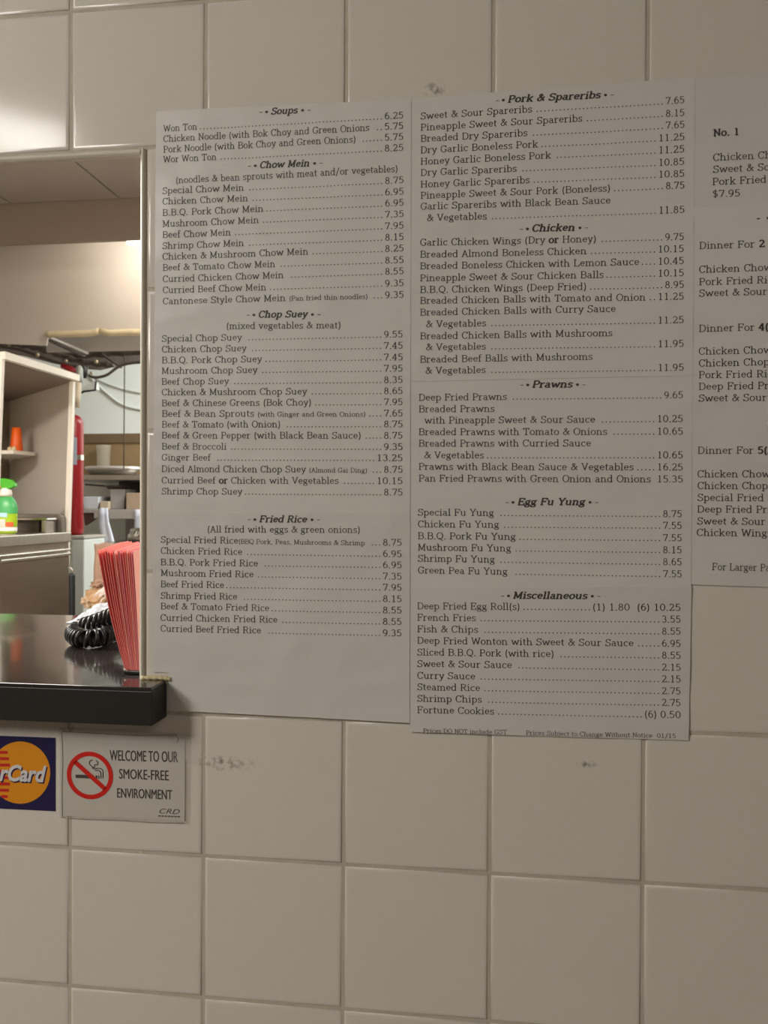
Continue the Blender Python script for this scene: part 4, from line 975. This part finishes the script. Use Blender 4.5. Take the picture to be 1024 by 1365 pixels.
# steel range with a pot
zra = zat(727, 3.5)
e = empty('steel_range', (-.7, 3.9, 0), 'grey steel range standing below the lower shelf', 'stove')
xr0 = at(100, 720, 3.55).x
mb = MB(); mb.box((xr0, 3.55, .05), (1.0, 4.59, zra)); mb.build('body', M_STEEL, e, bevel=.004)
mb = MB(); mb.box((xr0, 4.2, zra), (1.0, 4.24, zat(692, 4.2))); mb.build('back_guard', mat('grey_guard', (.32, .285, .255), .5, .3, var=.08), e)
mb = MB(); 
for xx in (xr0+.02, .9):
    for yy in (3.6, 4.5): mb.box((xx, yy, 0), (xx+.05, yy+.05, .05))
mb.build('feet', M_BLACK, e)
pq = at(184, 722, 3.7); kk = 4.56/1100
e = empty('cooking_pot', (pq.x, 3.72, zra), 'polished steel pot with a notched lid, just left of the jamb above the slips', 'pot')
mb = MB(); zpt = zra; hb = zat(722.5, 3.7)-zra
mb.lathe([(22*kk, 0), (23.5*kk, .004), (23.5*kk, max(.012, hb)), (22.5*kk, max(.014, hb)+.002)], (pq.x, 3.78, zpt), 36); mb.build('black_base', M_BLACK, e)
mb = MB(); z1_ = zpt+max(.014, hb)+.002
hl = zat(704, 3.7)-z1_
mb.lathe([(22.5*kk, 0), (22*kk, hl*.45), (19*kk, hl*.85), (17*kk, hl), (.002, hl+.004)], (pq.x, 3.78, z1_), 40); mb.build('pot_wall', M_CHROME, e)
mb = MB()
for k in range(9):
    t = math.radians(-150+k*15); rr = 20.6*kk
    mb.bar((pq.x+rr*math.cos(t), 3.78+rr*math.sin(t), z1_+hl*.55), (pq.x+rr*.93*math.cos(t), 3.78+rr*.93*math.sin(t), z1_+hl*.78), .006, .006)
mb.build('notches', M_DARK, e)
# white chest behind the post
xw0 = at(84, 740, 2.9).x; xw1 = at(112, 740, 2.98).x
e = empty('white_cabinet', ((xw0+xw1)/2, 3.1, 0), 'white low cabinet behind the white post, under the red cylinder', 'cabinet')
mb = MB(); mb.box((xw0, 2.98, .03), (xw1, 3.20, z00-.016)); mb.build('body', mat('cool_white_enamel', (.62, .66, .63), .4, var=.04), e, bevel=.006)
mb = MB(); mb.box((xw0-.005, 2.975, z00-.015), (xw1+.003, 3.205, z00)); mb.build('top', mat('grey_top', (.40, .37, .33), .5), e, bevel=.003)
mb = MB(); mb.box((xw0+.02, 3.0, 0), (xw1-.02, 3.18, .03)); mb.build('plinth', M_BLACK, e)
# chest freezer with brown bag and black bottle
ZF = .86
e = empty('chest_freezer', (-.75, 2.3, 0), 'low white chest behind the counter, only its lid just visible', 'freezer')
mb = MB(); mb.box((-1.25, 1.98, .03), (-.1, 2.62, ZF-.05)); mb.build('body', M_WHITEP, e, bevel=.01)
mb = MB(); mb.box((-1.26, 1.97, ZF-.05), (-.09, 2.63, ZF)); mb.build('lid', M_WHITEP, e, bevel=.008)
mb = MB(); mb.box((-1.2, 2.05, 0), (-.15, 2.55, .03)); mb.build('plinth', M_BLACK, e)
q0 = at(114, 780, 2.25); q1 = at(172, 780, 2.25); zbg = zat(727, 2.25)
e = empty('paper_bag', ((q0.x+q1.x)/2, 2.35, ZF), 'crumpled brown paper bag behind the pink slips', 'bag')
mb = MB(); vs = []; n = 20
prof = [0, .15, .35, .55, .75, .9, 1.0]
for j, t in enumerate(prof):
    for k in range(n):
        a_ = 2*math.pi*k/n
        ca_, sa_ = math.cos(a_), math.sin(a_)
        sq = 1/max(abs(ca_), abs(sa_))**.75
        w_ = (q1.x-q0.x)/2; rr = 1 + .06*noise.noise(Vector((k*.8, j*1.1, 2)))
        vs.append(((q0.x+q1.x)/2 + w_*ca_*sq*rr*(.93-.06*t+.05*(1-t)), 2.36+.10*sa_*sq*rr, ZF + (zbg-ZF)*t + .006*math.sin(k*2.3)*(t > .9)))
mb.add(vs, [(j*n+k, j*n+(k+1) % n, (j+1)*n+(k+1) % n, (j+1)*n+k) for j in range(len(prof)-1) for k in range(n)] + [tuple(range(n)), tuple(range((len(prof)-1)*n, len(prof)*n))])
mb.build('bag_body', mat('brown_paper', (.33, .20, .14), .7, var=.25, scale=14, bump=.6, bscale=25), e)
M_CR = mat('crumpled_kraft', (.42, .26, .14), .7, var=.2, scale=30)
for a_, b_, w_, h_, tl_, m_ in ((127, 796, .085, .075, .3, M_CR), (118, 802, .05, .05, -.2, M_CARD2), (139, 789, .035, .10, .65, mat('pale_tissue', (.70, .57, .54), .7, var=.1)), (133, 777, .07, .03, -.3, mat('brown_paper', ()))):
    q = at(a_, b_, 2.23); mb = MB(); n = 14; m2_ = 9; vs = []
    for j in range(m2_):
        for k in range(n):
            t = 2*math.pi*k/n; ph = math.pi*(j+.5)/m2_-math.pi/2
            rr = 1+.75*noise.noise(Vector((math.cos(t)*2+a_, math.sin(t)*2, ph*2.2)))+.35*noise.noise(Vector((math.cos(t)*5, math.sin(t)*5+a_, ph*5)))
            dx_ = w_*.5*rr*math.cos(ph)*math.cos(t); dz_ = h_*.5*rr*math.sin(ph)
            vs.append((q.x+dx_*math.cos(tl_)+dz_*math.sin(tl_)*-1*-1, q.y+.02*rr*math.cos(ph)*math.sin(t), q.z-dx_*math.sin(tl_)+dz_*math.cos(tl_)))
    mb.add(vs, [(j*n+k, j*n+(k+1) % n, (j+1)*n+(k+1) % n, (j+1)*n+k) for j in range(m2_-1) for k in range(n)] + [tuple(range(n)), tuple(range((m2_-1)*n, m2_*n))])
    mb.build('crumpled_fold', m_, e)
q = at(96, 790, 2.3); kk = 3.16/1100
e = empty('black_bottle', (q.x, q.y, ZF), 'slim black bottle with a grey hook beside the brown paper bag', 'bottle')
mb = MB(); hb = zat(765, 2.3)-ZF
mb.lathe([(4*kk, 0), (4.2*kk, .005), (4.2*kk, hb-.01), (3.6*kk, hb)], (q.x, q.y, ZF), 16); mb.build('body', mat('blue_black_plastic', (.008, .012, .014), .4, var=.1), e)
mb = MB(); mb.tube(spline([(q.x+.002, q.y, ZF+hb), (q.x+.001, q.y, ZF+hb+.012), (q.x-.008, q.y, ZF+hb+.022), (q.x-.016, q.y, ZF+hb+.018)], 5), .003, 6); mb.build('hook', M_STEEL, e)
